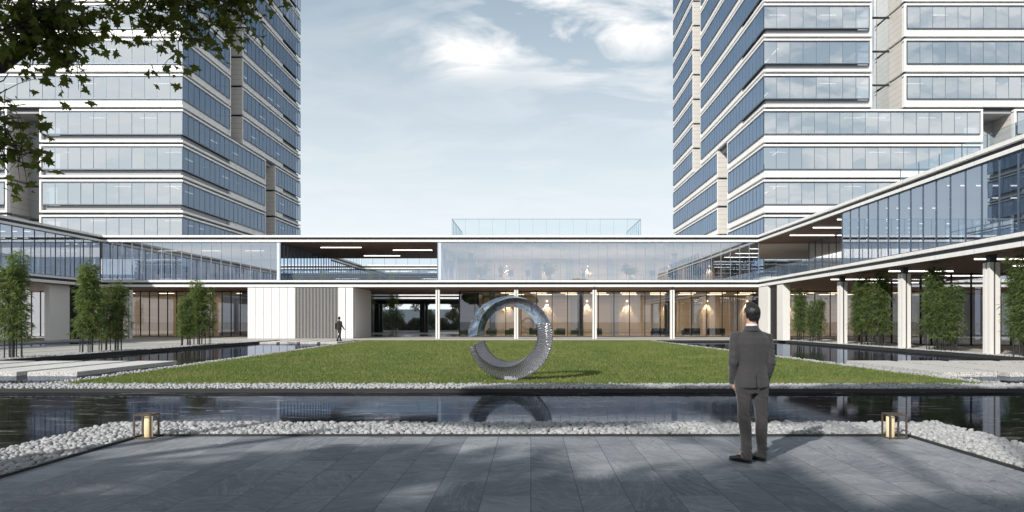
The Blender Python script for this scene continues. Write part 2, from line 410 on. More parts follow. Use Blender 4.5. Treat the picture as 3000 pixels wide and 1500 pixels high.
# ------------------------------------------------------------------ mesh helpers
class MB:
    def __init__(s): s.v = []; s.f = []; s.mi = []; s.cur = 0
    def quad(s, a, b, c, d):
        i = len(s.v); s.v += [tuple(a), tuple(b), tuple(c), tuple(d)]; s.f.append((i, i + 1, i + 2, i + 3)); s.mi.append(s.cur)
    def box(s, x0, x1, y0, y1, z0, z1):
        if x0 > x1: x0, x1 = x1, x0
        if y0 > y1: y0, y1 = y1, y0
        if z0 > z1: z0, z1 = z1, z0
        i = len(s.v)
        s.v += [(x0, y0, z0), (x1, y0, z0), (x1, y1, z0), (x0, y1, z0), (x0, y0, z1), (x1, y0, z1), (x1, y1, z1), (x0, y1, z1)]
        for q in ((0, 3, 2, 1), (4, 5, 6, 7), (0, 1, 5, 4), (1, 2, 6, 5), (2, 3, 7, 6), (3, 0, 4, 7)):
            s.f.append(tuple(i + k for k in q)); s.mi.append(s.cur)
        return s
    def xf(s, n0, mtx):
        for k in range(n0, len(s.v)): s.v[k] = tuple(mtx @ Vector(s.v[k]))
    def tube(s, pts, rad, n=10, up=(0, 0, 1), cap=True):
        """loft of ellipses through pts; rad: r or (a, b)"""
        pts = [Vector(p) for p in pts]; i0 = len(s.v); L = len(pts)
        u = Vector(up); pa = None
        for k, p in enumerate(pts):
            d = (pts[min(k + 1, L - 1)] - pts[max(k - 1, 0)]).normalized()
            a = u.cross(d) if pa is None else (pa - d * pa.dot(d))
            if a.length < 1e-4: a = Vector((1, 0, 0)).cross(d)
            if a.length < 1e-4: a = Vector((0, 1, 0)).cross(d)
            a.normalize(); b = d.cross(a); pa = a
            r = rad[k] if isinstance(rad, (list, tuple)) else rad
            ra, rb = r if isinstance(r, (list, tuple)) else (r, r)
            for j in range(n):
                t = 2 * math.pi * j / n
                s.v.append(tuple(p + a * (ra * math.cos(t)) + b * (rb * math.sin(t))))
        for k in range(L - 1):
            for j in range(n):
                a0 = i0 + k * n + j; a1 = i0 + k * n + (j + 1) % n
                s.f.append((a0, a1, a1 + n, a0 + n)); s.mi.append(s.cur)
        if cap:
            s.f.append(tuple(i0 + j for j in reversed(range(n)))); s.mi.append(s.cur)
            s.f.append(tuple(i0 + (L - 1) * n + j for j in range(n))); s.mi.append(s.cur)
        return s
    def ball(s, c, r, n=16, m=10):
        c = Vector(c); r = (r, r, r) if isinstance(r, (int, float)) else r
        i0 = len(s.v)
        for k in range(1, m):
            ph = math.pi * k / m
            for j in range(n):
                t = 2 * math.pi * j / n
                s.v.append((c.x + r[0] * math.sin(ph) * math.cos(t), c.y + r[1] * math.sin(ph) * math.sin(t), c.z + r[2] * math.cos(ph)))
        s.v.append((c.x, c.y, c.z + r[2])); s.v.append((c.x, c.y, c.z - r[2])); T = len(s.v) - 2; B = T + 1
        for k in range(m - 2):
            for j in range(n):
                a0 = i0 + k * n + j; a1 = i0 + k * n + (j + 1) % n
                s.f.append((a0, a0 + n, a1 + n, a1)); s.mi.append(s.cur)
        for j in range(n):
            s.f.append((T, i0 + j, i0 + (j + 1) % n)); s.mi.append(s.cur)
            l = i0 + (m - 2) * n
            s.f.append((B, l + (j + 1) % n, l + j)); s.mi.append(s.cur)
        return s
    def build(s, name, mat, parent=None, smooth=False, loc=None):
        me = bpy.data.meshes.new(name); me.from_pydata(s.v, [], s.f)
        mats = mat if isinstance(mat, (list, tuple)) else [mat]
        for m in mats: me.materials.append(M[m] if isinstance(m, str) else m)
        if len(mats) > 1: me.polygons.foreach_set('material_index', s.mi)
        if smooth: me.polygons.foreach_set('use_smooth', [True] * len(s.f))
        me.update()
        o = bpy.data.objects.new(name, me); COL.objects.link(o)
        if parent: o.parent = parent
        if loc: o.location = loc
        return o
def fast(name, V, F, mat, parent=None, smooth=False):
    """V (n,3), F (m,k) numpy arrays"""
    me = bpy.data.meshes.new(name); k = F.shape[1]
    me.vertices.add(len(V)); me.vertices.foreach_set('co', V.astype(np.float32).ravel())
    me.loops.add(F.size); me.loops.foreach_set('vertex_index', F.astype(np.int32).ravel())
    me.polygons.add(len(F)); me.polygons.foreach_set('loop_start', np.arange(0, F.size, k, dtype=np.int32))
    me.polygons.foreach_set('loop_total', np.full(len(F), k, dtype=np.int32))
    if smooth: me.polygons.foreach_set('use_smooth', np.ones(len(F), dtype=bool))
    me.materials.append(M[mat]); me.update(calc_edges=True); me.validate()
    o = bpy.data.objects.new(name, me); COL.objects.link(o)
    if parent: o.parent = parent
    return o
def tag(o, label=None, cat=None, group=None, kind=None):
    if label: o['label'] = label
    if cat: o['category'] = cat
    if group: o['group'] = group
    if kind: o['kind'] = kind
    return o
def empty(name, label, cat, loc=(0, 0, 0), rz=0, group=None):
    o = bpy.data.objects.new(name, None); COL.objects.link(o); o.location = loc; o.rotation_euler = (0, 0, rz)
    return tag(o, label, cat, group)
def dup(root, loc, rz=0, label=None, scale=None):
    r = root.copy(); COL.objects.link(r); r.location = loc; r.rotation_euler = (0, 0, rz)
    if label: r['label'] = label
    if scale: r.scale = scale
    for ch in list(root.children):
        c = ch.copy(); COL.objects.link(c); c.parent = r
        for g in list(ch.children):
            d = g.copy(); COL.objects.link(d); d.parent = c
    return r
def bx(name, mat, parent, *b, kind=None):
    o = MB().box(*b).build(name, mat, parent)
    if kind: o['kind'] = kind
    return o
def baked(o):
    """replace the mesh of o by its evaluated mesh"""
    dg = bpy.context.evaluated_depsgraph_get(); dg.update()
    me = bpy.data.meshes.new_from_object(o.evaluated_get(dg))
    o.modifiers.clear(); o.data = me
    me.polygons.foreach_set('use_smooth', [True] * len(me.polygons))
    return o
def remesh(o, vs, sm=4):
    m = o.modifiers.new('r', 'REMESH'); m.mode = 'VOXEL'; m.voxel_size = vs
    k = o.modifiers.new('s', 'SMOOTH'); k.iterations = sm; k.factor = .5
    return baked(o)

# ================================================================== SETTING
def sheet(name, mat, x0, x1, y0, y1, z):
    m = MB(); m.quad((x0, y0, z), (x1, y0, z), (x1, y1, z), (x0, y1, z))
    return tag(m.build(name, mat), kind='structure')
sheet('ground', 'ground', -2500, 2500, -2500, 4000, -.30)
bx('terrace', 'slate', None, -5.42, 5.25, -14, 9.53, -.28, 0, kind='structure')
# dark steel edging round the terrace
k = MB(); k.box(-5.46, 5.29, 9.53, 9.57, -.28, .03); k.box(-5.46, -5.42, -14, 9.53, -.28, .03); k.box(5.25, 5.29, -14, 9.53, -.28, .03)
tag(k.build('edging', 'kerb'), kind='structure')
# the pool in front of the lawn runs on past both sides of the terrace
sheet('pool', 'water', -46, 46, -14, 15.80, -.035)
bx('pool_rim', 'kerb', None, -46, 46, 15.80, 15.88, -.28, .05, kind='structure')
# ponds left and right of the lawn
sheet('left_pond', 'pond', -20.6, -11.9, 15.88, 55.9, -.03)
sheet('right_pond', 'pond', 9.9, 20.3, 15.88, 55.9, -.03)
sheet('far_pond', 'pond', -36.5, -30.5, 15.88, 60.0, .02)
bx('lawn_bed', 'turf', None, -12.0, 11.6, 15.9, 55.9, -.28, -.06, kind='structure')
# lawn as a trapezoid
LL = lambda y: -11.75 - (y - 17.0) * (1.65 / 38)
LR = lambda y: 11.35 - (y - 17.0) * (1.75 / 38)
m = MB(); NY = 60; NX = 40
def hz(x, y): return .045 + .02 * noise.noise(Vector((x * .5, y * .5, 0))) + .012 * noise.noise(Vector((x * 2, y * 2, 3)))
for j in range(NY + 1):
    y = 16.95 + (55.9 - 16.95) * j / NY
    for i in range(NX + 1):
        x = LL(y) + (LR(y) - LL(y)) * i / NX
        m.v.append((x, y, hz(x, y)))
for j in range(NY):
    for i in range(NX):
        a = j * (NX + 1) + i; m.f.append((a, a + 1, a + NX + 2, a + NX + 1)); m.mi.append(0)
tag(m.build('lawn', 'turf', smooth=True), kind='structure')
# blades
NB = 230000
yy = 16.9 + (rng.random(NB) ** 1.7) * 38.9
fx = rng.random(NB)
xl = -11.75 - (yy - 17) * (1.65 / 38); xr = 11.35 - (yy - 17) * (1.75 / 38)
rag = .10 * np.sin(yy * 2.3) + .08 * np.sin(yy * 5.9 + 1); xx = xl - .10 - rag + (xr - xl + .20 + 2 * rag) * fx; yy = np.where(yy < 17.1, yy - .10 * rng.random(NB), yy)
far = np.clip((yy - 17) / 38, 0, 1)
h = (.035 + .045 * rng.random(NB)) * (1 + .5 * far); w = (.006 + .006 * rng.random(NB)) * (1 + 2.2 * far)
an = rng.random(NB) * 6.283; lx = (rng.random(NB) - .5) * .07; ly = (rng.random(NB) - .5) * .07
z0 = np.full(NB, .035)
V = np.empty((NB, 3, 3))
V[:, 0] = np.stack([xx - np.cos(an) * w, yy - np.sin(an) * w, z0], 1)
V[:, 1] = np.stack([xx + np.cos(an) * w, yy + np.sin(an) * w, z0], 1)
V[:, 2] = np.stack([xx + lx, yy + ly, z0 + h], 1)
tag(fast('grass', V.reshape(-1, 3), np.arange(NB * 3).reshape(-1, 3), 'grass'), 'short mown green grass of the lawn round the ring sculpture', 'grass', kind='stuff')

# pebbles
import bmesh
def ico(sub):
    b = bmesh.new(); bmesh.ops.create_icosphere(b, subdivisions=sub, radius=1)
    V = np.array([v.co[:] for v in b.verts]); F = np.array([[v.index for v in f.verts] for f in b.faces]); b.free(); return V, F
def pebbles(name, P, r, sub, label, mat='pebble'):
    V0, F0 = ico(sub); n = len(P); out = np.empty((n, len(V0), 3))
    for vv in range(8):
        idx = np.arange(n) % 8 == vv
        Vd = V0.copy()
        off = rng.random(3) * 50
        d = np.array([noise.noise(Vector(tuple(p * 1.1 + off))) for p in V0])
        Vd = Vd * (1 + .28 * d)[:, None]
        k = idx.sum(); rr = r[idx]
        sc = np.stack([rr * (.85 + .45 * rng.random(k)), rr * (.8 + .3 * rng.random(k)), rr * (.6 + .25 * rng.random(k))], 1)
        a = rng.random(k) * 6.283; b_ = (rng.random(k) - .5) * 1.4
        L = Vd[None] * sc[:, None, :]
        ca, sa, cb, sb = np.cos(a)[:, None], np.sin(a)[:, None], np.cos(b_)[:, None], np.sin(b_)[:, None]
        x, y, z = L[..., 0], L[..., 1], L[..., 2]
        y, z = y * cb - z * sb, y * sb + z * cb
        x, y = x * ca - y * sa, x * sa + y * ca
        out[idx] = np.stack([x, y, z], -1) + P[idx][:, None, :]
    F = (F0[None] + (np.arange(n) * len(V0))[:, None, None]).reshape(-1, 3)
    return tag(fast(name, out.reshape(-1, 3), F, mat, smooth=True), label, 'pebbles', kind='stuff')
def scat(x0, x1, y0, y1, sp, layers, z, jit=.45):
    pts = []
    for l in range(layers):
        nx = max(1, int((x1 - x0) / sp)); ny = max(1, int((y1 - y0) / sp))
        gx, gy = np.meshgrid(np.arange(nx), np.arange(ny))
        px = x0 + (gx.ravel() + .5 + (rng.random(nx * ny) - .5) * 2 * jit + (l % 2) * .5) * (x1 - x0) / nx
        py = y0 + (gy.ravel() + .5 + (rng.random(nx * ny) - .5) * 2 * jit + (l % 2) * .5) * (y1 - y0) / ny
        pz = z + l * sp * .45 + (rng.random(nx * ny) - .5) * sp * .35
        k = (px < x1 + .01) & (py < y1 + .01)
        pts.append(np.stack([px, py, pz], 1)[k])
    return np.concatenate(pts)
P = np.concatenate([scat(-6.55, 6.4, 9.62, 10.72, .068, 3, -.045), scat(-6.55, -5.5, 5.0, 9.62, .068, 3, -.045), scat(5.34, 6.4, 5.0, 9.62, .068, 3, -.045)])
pebbles('pebble_border', P, .026 + .030 * rng.random(len(P)) ** 2.2, 2, 'band of large white pebbles between the terrace and the pool')
m = MB(); m.box(-6.5, 6.36, 9.6, 10.66, -.25, -.06); m.box(-6.5, -5.46, 3.5, 9.6, -.25, -.06); m.box(5.29, 6.36, 3.5, 9.6, -.25, -.06)
tag(m.build('gravel_bed', 'gravel'), kind='structure')
P = [scat(-13.4, 12.9, 15.93, 16.98, .078, 2, .02)]
a = scat(0, .55, 16.9, 55.8, .11, 2, .0); a[:, 0] += -11.75 - (a[:, 1] - 17) * (1.65 / 38) - .55; P.append(a)
a = scat(0, .55, 16.9, 55.8, .11, 2, .0); a[:, 0] += 11.35 - (a[:, 1] - 17) * (1.75 / 38); P.append(a)
P = np.concatenate(P)
pebbles('lawn_pebbles', P, .030 + .022 * rng.random(len(P)), 1, 'narrow strip of small white pebbles framing the lawn')
# left path, its kerb and gravel
bx('left_path', 'path', None, -30.5, -20.95, 10, 49.5, -.28, .10, kind='structure')
bx('left_kerb', 'kerb', None, -20.70, -20.6, 15.88, 55.9, -.28, .12, kind='structure')
bx('left_gravel', 'gravel', None, -20.95, -20.70, 15.88, 49.5, -.28, .105, kind='structure')
P = scat(-21.9, -20.72, 24, 49.4, .12, 1, .12); pebbles('path_pebbles', P, .03 + .02 * rng.random(len(P)), 1, 'thin strip of pale pebbles under the left bamboo')
m = MB()
for x in (-24.6, -27.2): m.box(x, x + .05, 14, 49.5, .10, .106)
tag(m.build('path_joint', 'dark'), kind='structure')
bx('right_kerb', 'kerb', None, 20.3, 20.42, 15.88, 55.9, -.28, .13, kind='structure')
bx('right_path', 'path', None, 20.42, 62, 10, 56.0, -.28, .12, kind='structure')
P = scat(20.44, 21.25, 24, 55.5, .12, 1, .14); pebbles('colonnade_pebbles', P, .03 + .02 * rng.random(len(P)), 1, 'thin strip of pale pebbles under the right bamboo')
# raised platform under the buildings
bx('platform', 'path', None, -62, 62, 56.0, 66.9, -.28, .15, kind='structure')
bx('platform_edge', 'kerb', None, -20.6, 20.3, 55.90, 55.995, -.28, .10, kind='structure')
bx('left_platform', 'path', None, -62, -36.5, 10, 56.0, -.28, .12, kind='structure')
bx('left_landing', 'path', None, -30.5, -20.70, 49.5, 56.0, -.28, .12, kind='structure')
bx('lobby_floor', 'floor', None, -62, 62, 66.9, 79, -.28, .155, kind='structure')
bx('courtyard', 'path', None, -62, 62, 79, 160, -.28, .10, kind='structure')
sheet('road', 'ground', -200, 200, 160, 330, -.2)

# ================================================================== LOW BUILDING
PAV = empty('pavilion', 'long two storey white banded glass building with two side wings round the lawn', 'building', (0, 60, 0))
PAV_OFF = Vector((0, -60, 0))
def part(name, mb, mat, parent=PAV, smooth=False):
    o = mb.build(name, mat, parent, smooth)
    # geometry is written in place coordinates; the thing's own origin stands at its base
    r = parent
    while r.parent: r = r.parent
    if r is parent: o.location = -r.location
    return o
FOOT = [(-49.0, 62.0, 60.0, 75.6), (-49.0, -37.7, 12.0, 60.0), (19.95, 31.3, 12.0, 60.0)]
def layers(nm, zs, root=PAV, foot=FOOT, ins=.20):
    for i, (z0, z1) in enumerate(zs):
        m = MB()
        for (a, b, c, d) in foot:
            s = ins if i == 1 else 0
            yb = d - s if d > 60 else d + s
            m.box(a + s, b - s, c + s, yb, z0, z1)
        part('%s_%s' % (nm, ('upper_band', 'reveal', 'lower_band')[i]), m, 'gap' if i == 1 else 'white', root)
layers('roof', [(9.04, 9.22), (8.82, 9.04), (8.64, 8.82)])
layers('floor', [(5.09, 5.26), (4.88, 5.09), (4.67, 4.88)])
m = MB()
for (a, b, c, d) in FOOT: m.box(a + .25, b - .25, c + .25, d - .25 if d > 60 else d + .25, 8.60, 8.64)
part('ceiling', m, 'wood')
m = MB()
for (a, b, c, d) in FOOT: m.box(a + .25, b - .25, c + .25, d - .25 if d > 60 else d + .25, 4.62, 4.67)
part('soffit', m, 'wood')
# plastered ceiling inside the rooms
m = MB(); m.box(-37.5, -22.15, 60.5, 75.2, 8.50, 8.60); m.box(-8.1, 31, 60.5, 75.2, 8.50, 8.60); m.box(-48.8, -38.2, 12.5, 75.0, 8.50, 8.60); m.box(20.4, 31, 12.5, 43.8, 8.50, 8.60)
part('inner_ceiling', m, 'ceil')
# floor finish upstairs
m = MB(); m.box(-48.8, 61.8, 60.3, 75.3, 5.26, 5.275); m.box(-48.8, -38.0, 12.3, 60.3, 5.26, 5.275); m.box(20.2, 31.1, 12.3, 60.3, 5.26, 5.275)
part('upper_floor', m, 'path')

def glaze(nm, p0, p1, z0, z1, step, mat='pglass', mull='mull', w=.045, d=.08, root=PAV, fins=None, inward=(0, 1), rails=True, split=False):
    """one glass wall with its mullions; p0, p1 in plan (axis aligned)"""
    (x0, y0), (x1, y1) = p0, p1
    m = MB(); m.quad((x0, y0, z0), (x1, y1, z0), (x1, y1, z1), (x0, y0, z1))
    g = part(nm, m, mat, root)
    L = math.hypot(x1 - x0, y1 - y0); n = max(1, round(L / step)); ax = abs(x1 - x0) > abs(y1 - y0)
    m = MB()
    for i in range(n + 1):
        t = i / n; x = x0 + (x1 - x0) * t; y = y0 + (y1 - y0) * t
        if split and m.v: m.build('mullion', mull, g); m = MB()
        if ax: m.box(x - w / 2, x + w / 2, y - d / 2, y + d / 2, z0, z1)
        else: m.box(x - d / 2, x + d / 2, y - w / 2, y + w / 2, z0, z1)
    if rails:
        e = .06
        if ax:
            m.box(min(x0, x1), max(x0, x1), y0 - d / 2 - .003, y0 + d / 2 + .003, z1 - e, z1); m.box(min(x0, x1), max(x0, x1), y0 - d / 2 - .003, y0 + d / 2 + .003, z0, z0 + .05)
        else:
            m.box(x0 - d / 2 - .003, x0 + d / 2 + .003, min(y0, y1), max(y0, y1), z1 - e, z1); m.box(x0 - d / 2 - .003, x0 + d / 2 + .003, min(y0, y1), max(y0, y1), z0, z0 + .05)
    o = m.build('mullion', mull, g)
    if fins:
        m = MB(); fd, fw = fins
        for i in range(n + 1):
            t = i / n; x = x0 + (x1 - x0) * t; y = y0 + (y1 - y0) * t
            ix, iy = inward
            a = (x + ix * .06, y + iy * .06); b = (x + ix * fd, y + iy * fd)
            if ax: m.box(x - fw / 2, x + fw / 2, a[1], b[1], z0, z1)
            else: m.box(a[0], b[0], y - fw / 2, y + fw / 2, z0, z1)
        m.build('fin', 'gfin', g)
    return g
Z0, Z1 = 5.275, 8.635
glaze('upper_glass', (-37.7, 60.12), (-22.05, 60.12), 5.26, 8.64, .87, mull='mull_l', w=.035)
glaze('upper_glass', (-8.2, 60.12), (20.07, 60.12), 5.26, 8.64, .83, mull='mull_l', w=.035)
glaze('upper_glass', (31.3, 60.12), (61.5, 60.12), 5.26, 8.64, .9, mull='mull_l', w=.035)
glaze('upper_glass', (-22.05, 75.4), (-22.05, 60.12), 5.26, 8.6, .9, fins=(.3, .06), inward=(-1, 0))
glaze('upper_glass', (-8.2, 60.12), (-8.2, 75.4), 5.26, 8.6, .9, fins=(.3, .06), inward=(1, 0))
glaze('upper_glass', (-37.82, 12.2), (-37.82, 60.0), 5.26, 8.64, 1.15, mull='mull', w=.022, fins=(.42, .16), inward=(-1, 0), split=True)
glaze('upper_glass', (20.07, 44.0), (20.07, 12.2), 5.26, 8.64, 1.15, mull='mull', w=.022, fins=(.42, .16), inward=(1, 0), split=True)
glaze('upper_glass', (31.2, 44.0), (20.07, 44.0), 5.26, 8.6, 1.15)
glaze('upper_glass', (31.2, 12.2), (31.2, 44), 5.26, 8.6, 1.5)
glaze('upper_glass', (24.5, 60.12), (24.5, 44.0), 5.26, 8.6, 1.3)
# railings
def railing(p0, p1, z0, z1, step, root=PAV, nm='railing', mat='rail', post='mull'):
    return glaze(nm, p0, p1, z0, z1, step, mat, post, .03, .03, root, rails=False, split=True)
railing((-22.0, 60.2), (-8.2, 60.2), 5.26, 6.12, 1.65)
railing((20.1, 59.9), (20.1, 44.1), 5.26, 6.15, 1.5)
railing((20.3, 37.5), (20.3, 12.5), 9.22, 9.95, 1.8)
railing((-22.0, 75.3), (-8.2, 75.3), 5.26, 6.12, 1.65)
# rooms: rear walls
m = MB(); m.box(-8.0, 24.4, 75.0, 75.3, 5.275, 8.5)
part('rear_wall', m, 'travertine')
m = MB(); m.box(-37.5, -22.3, 74.9, 75.2, 5.275, 8.5); m.box(-48.9, -48.7, 12.5, 75, 5.275, 8.5)
part('rear_wall', m, 'core')
m = MB()
for x in np.arange(-5.0, 23, 4.45): m.box(x, x + .8, 74.94, 74.995, 5.275, 8.3)
part('screen_panel', m, 'grey')
# inner columns upstairs
for x in (-6.3, 14.3):
    m = MB(); m.box(x, x + .5, 69, 69.5, 5.275, 8.5); part('inner_column', m, 'gap')
# lit strips in the ceilings (x0, x1, y, z)
LS = [(-19.7, -15.9, 64, 8.57), (-13.4, -9.6, 66.4, 8.57), (-17.6, -13.8, 72, 8.57)]
LS += [(20.9, 25.4, y, 8.57) for y in (46.5, 50.5, 55)] + [(26.5, 30.2, y, 8.57) for y in (48.5, 53, 57.5)]
LD = [(21 + (i % 2) * 4, 25 + (i % 2) * 4, 14 + i * 3.4, 8.46) for i in range(9)]
LD += [(-44 + (i % 2) * 3, -41 + (i % 2) * 3, 14 + i * 4.2, 8.46) for i in range(12)]
LD += [(-36 + i * 4.2, -34.2 + i * 4.2, 66, 8.46) for i in range(3)]
LS += [(21.2 + (i % 2) * 4.6, 25.0 + (i % 2) * 4.6, 17 + i * 3.9, 4.59) for i in range(10)]
for (a, b, y, z) in LS + LD:
    m = MB(); m.box(a, b, y, y + (.07 if z > 8.5 else .04), z - .02, z + .028); part('strip_light', m, 'lightd' if z == 8.46 else 'light')

# ---- ground floor
glaze('lobby_glass', (-7.0, 67.0), (40.0, 67.0), .155, 4.62, 1.5, 'gglass', 'black', .06, .12)
glaze('lobby_glass', (-49.0, 67.0), (-24.95, 67.0), .155, 4.62, .9, 'gglass', 'black', .06, .12)
glaze('lobby_glass', (-7.0, 75.3), (-7.0, 67.0), .155, 4.62, 1.5, 'gglass', 'black', .06, .12)
glaze('lobby_glass', (25.0, 42.6), (31.2, 42.6), .13, 4.62, 1.2, 'gglass', 'black', .06, .12)
glaze('lobby_glass', (25.0, 52), (25.0, 42.6), .13, 4.62, 1.2, 'gglass', 'black', .06, .12)
glaze('lobby_glass', (31.2, 12.5), (31.2, 42.6), .13, 4.62, 1.4, 'gglass', 'black', .06, .12)
m = MB(); m.box(-6.9, 44, 76.0, 76.3, .155, 4.62); part('lobby_wall', m, 'travertine')
m = MB(); m.box(-49, -33.5, 74.0, 74.3, .155, 4.62); m.box(-28.5, -25.2, 67.3, 74.3, .155, 4.62); part('lobby_wall', m, 'travertine')
m = MB(); m.box(33.4, 33.6, 12.5, 46, .13, 4.62); part('lobby_wall', m, 'travertine')
m = MB(); m.box(-6.9, 44, 67.2, 75.9, 4.52, 4.60); m.box(-48.9, -25.0, 67.2, 75.5, 4.52, 4.60); part('lobby_ceiling', m, 'ceil')
m = MB()
for x in np.arange(-4.6, 40, 4.5): m.box(x, x + .85, 75.93, 75.995, .155, 4.0)
part('screen_panel', m, 'grey')
for x in np.arange(-4.2, 32, 9.0):
    m = MB(); m.box(x, x + .55, 70.0, 70.5, .155, 4.52); part('inner_column', m, 'gap')
m = MB(); m.box(-6.9, -5.2, 68.5, 75.9, .155, 4.5); part('end_wall', m, 'dark')
# wall lamps wash the rear walls
WL = [-7.1 + 4.45 * i for i in range(9)]
def lamp(x, y, z, e, col=(1, .80, .55)):
    m = MB(); m.box(x - .07, x + .07, y - .16, y - .01, z - .10, z + .02); o = part('wall_lamp', m, 'lightw' if z < 5 else 'lightd')
    l = bpy.data.lights.new('wall_lamp_light', 'SPOT'); l.energy = e; l.spot_size = R(78); l.spot_blend = .6; l.color = col; l.shadow_soft_size = .04
    q = bpy.data.objects.new('wall_lamp_light', l); COL.objects.link(q); q.parent = o
    q.location = (x, y - .20, z - .12); q.rotation_euler = (R(7), 0, 0)
for i, x in enumerate(WL):
    if i > 0: lamp(x, 75.93, 3.95, 420)
    if i < 7: lamp(x + (.9 if i == 0 else 0), 74.95, 7.75, 130)
# ceiling light panels of the lobby
m = MB()
for x in np.arange(-3, 38, 3.0): m.box(x, x + 1.6, 68.6, 68.7, 4.49, 4.517); m.box(x + .7, x + 2.3, 72.6, 72.7, 4.49, 4.517)
for x in np.arange(-46, -27, 4.0): m.box(x, x + 1.6, 69.6, 69.7, 4.49, 4.517)
part('ceiling_light', m, 'lightw')
for (x, y, sx, sy, e, z) in ((8, 71.5, 26, 6, 800, 4.44), (30, 71.5, 14, 6, 420, 4.44), (-37, 71, 18, 5, 300, 4.44), (32.3, 36, 1.5, 18, 260, 4.44), (6, 68, 26, 9, 2200, 8.4), (-30, 67, 13, 9, 700, 8.4)):
    l = bpy.data.lights.new('room_fill_light', 'AREA'); l.shape = 'RECTANGLE'; l.size = sx; l.size_y = sy; l.energy = e; l.color = (1, .82, .62)  # unseen area lights, added to brighten the rooms
    q = bpy.data.objects.new('room_fill_light', l); COL.objects.link(q); q.location = (x, y - 60, z); q.parent = PAV
# columns in front of the lobby: twin white plates on a dark neck
def column(x, y, z0=.15, s=.17, ztop=4.62):
    m = MB(); m.box(x - s, x - .03, y - s, y + s, z0, 4.35); m.box(x + .03, x + s, y - s, y + s, z0, 4.35)
    o = part('column', m, 'white2')
    m = MB(); m.box(x - .03, x + .03, y - s + .05, y + s - .05, z0, 4.35); m.box(x - s * .62, x + s * .62, y - s * .62, y + s * .62, 4.35, ztop)
    m.build('column_core', 'dark', o)
for x in (-34.6, -8.02, -1.26, 5.5, 12.2): column(x, 58.9)
def column2(x, y, z0=.12, s=.235):
    m = MB()
    for (a, b) in ((-s, -.05), (.05, s)):
        for (c, d) in ((-s, -.05), (.05, s)): m.box(x + a, x + b, y + c, y + d, z0, 4.28)
    o = part('column', m, 'white2')
    m = MB(); m.box(x - s + .07, x + s - .07, y - .05, y + .05, z0, 4.28); m.box(x - .05, x + .05, y - s + .07, y + s - .07, z0, 4.28); m.box(x - .15, x + .15, y - .15, y + .15, 4.28, 4.62)
    m.build('column_core', 'dark', o)
for y in (45.7, 38.1, 30.9, 23.7, 16.5): column2(20.85, y)
for y in (52.5, 45, 37.5, 30, 22.5): column2(30.6, y)
for y in (45, 38, 31, 24, 17): column2(-38.4, y)
# white panelled block with a screen of louvres
m = MB(); m.box(-24.85, -15.62, 60.35, 66.5, .155, 4.62); part('block_core', m, 'black')
xs = [-24.9, -24.22, -23.51, -22.81, -22.11, -21.41, -20.72]
for a, b in list(zip(xs[:-1], xs[1:])) + [(-16.95, -16.29), (-16.27, -15.6)]:
    m = MB(); m.box(a + .022, b - .022, 60.0, 60.33, .155, 4.615); part('wall_panel', m, 'white2')
m = MB(); m.box(-15.62, -15.56, 60.4, 66.5, .155, 4.615); part('wall_panel', m, 'white2')
m = MB()
for i in range(30):
    x = -20.66 + i * .1255; m.box(x, x + .022, 60.0, 60.05, .17, 4.60)
part('louvre_screen', m, 'white2')
# left: white pier, grey side wall and dark louvres
m = MB(); m.box(-38.9, -38.5, 54.6, 57.0, .12, 4.62); part('pier', m, 'white2')
m = MB(); m.box(-38.75, -38.55, 57.0, 60, .12, 4.62); part('side_wall', m, 'gap')
m = MB()
for i in range(18): m.box(-38.55, -38.47, 57.05 + i * .165, 57.12 + i * .165, .12, 4.61)
part('louvre_screen', m, 'dark')
# right: two white piers with dark louvres between
m = MB(); m.box(20.0, 20.5, 57.6, 59.9, .15, 4.62); part('pier', m, 'white2')
m = MB(); m.box(20.05, 20.62, 54.3, 55.6, .12, 4.62); part('pier', m, 'white2')
m = MB(); m.box(20.28, 20.5, 55.6, 57.6, .15, 4.62); part('side_wall', m, 'gap')
m = MB()
for i in range(12): m.box(20.20, 20.275, 55.66 + i * .165, 55.73 + i * .165, .15, 4.61)
part('louvre_screen', m, 'dark')

# glass box on the roof
RB = empty('glass_rooflight', 'pale frameless glass box standing on the flat roof of the long building', 'rooflight', (1.5, 68, 9.22))
def rpart(nm, p0, p1):
    g = glaze(nm, p0, p1, 9.22, 11.87, 1.345, 'roofglass', 'mull_l', .022, .05, RB, rails=True); return g
rpart('glass_wall', (-7.85, 68), (10.95, 68)); rpart('glass_wall', (10.95, 68), (10.95, 78)); rpart('glass_wall', (-7.85, 78), (-7.85, 68))

# ---- rear building round the inner court
REAR = empty('rear_building', 'white banded two storey building behind the open court with a railed roof', 'building', (0, 91, 0))
F2 = [(-34.0, 40.0, 91.0, 106.0), (-34.0, -22.6, 75.8, 91.0)]
def lay2(nm, zs):
    for i, (z0, z1) in enumerate(zs):
        m = MB(); s = .2 if i == 1 else 0
        m.box(-34 + s, 40 - s, 91 + s, 106 - s, z0, z1); m.box(-34 + s, -22.6 - s, 75.8, 91 + s, z0, z1)
        part('%s_%s' % (nm, ('upper_band', 'reveal', 'lower_band')[i]), m, 'gap' if i == 1 else 'white', REAR)
lay2('roof', [(9.04, 9.22), (8.82, 9.04), (8.64, 8.82)])
lay2('floor', [(5.09, 5.26), (4.88, 5.09), (4.67, 4.88)])
m = MB(); m.box(-33, 39, 91.3, 105.5, 8.6, 8.635); m.box(-33, 39, 91.3, 105.5, 4.62, 4.665); m.box(-33.8, -22.8, 76, 91, 8.6, 8.635); m.box(-33.8, -22.8, 76, 91, 4.62, 4.665)
part('soffit', m, 'dark', REAR)
glaze('upper_glass', (-22.7, 91.3), (39.8, 91.3), 5.26, 8.6, 1.3, root=REAR)
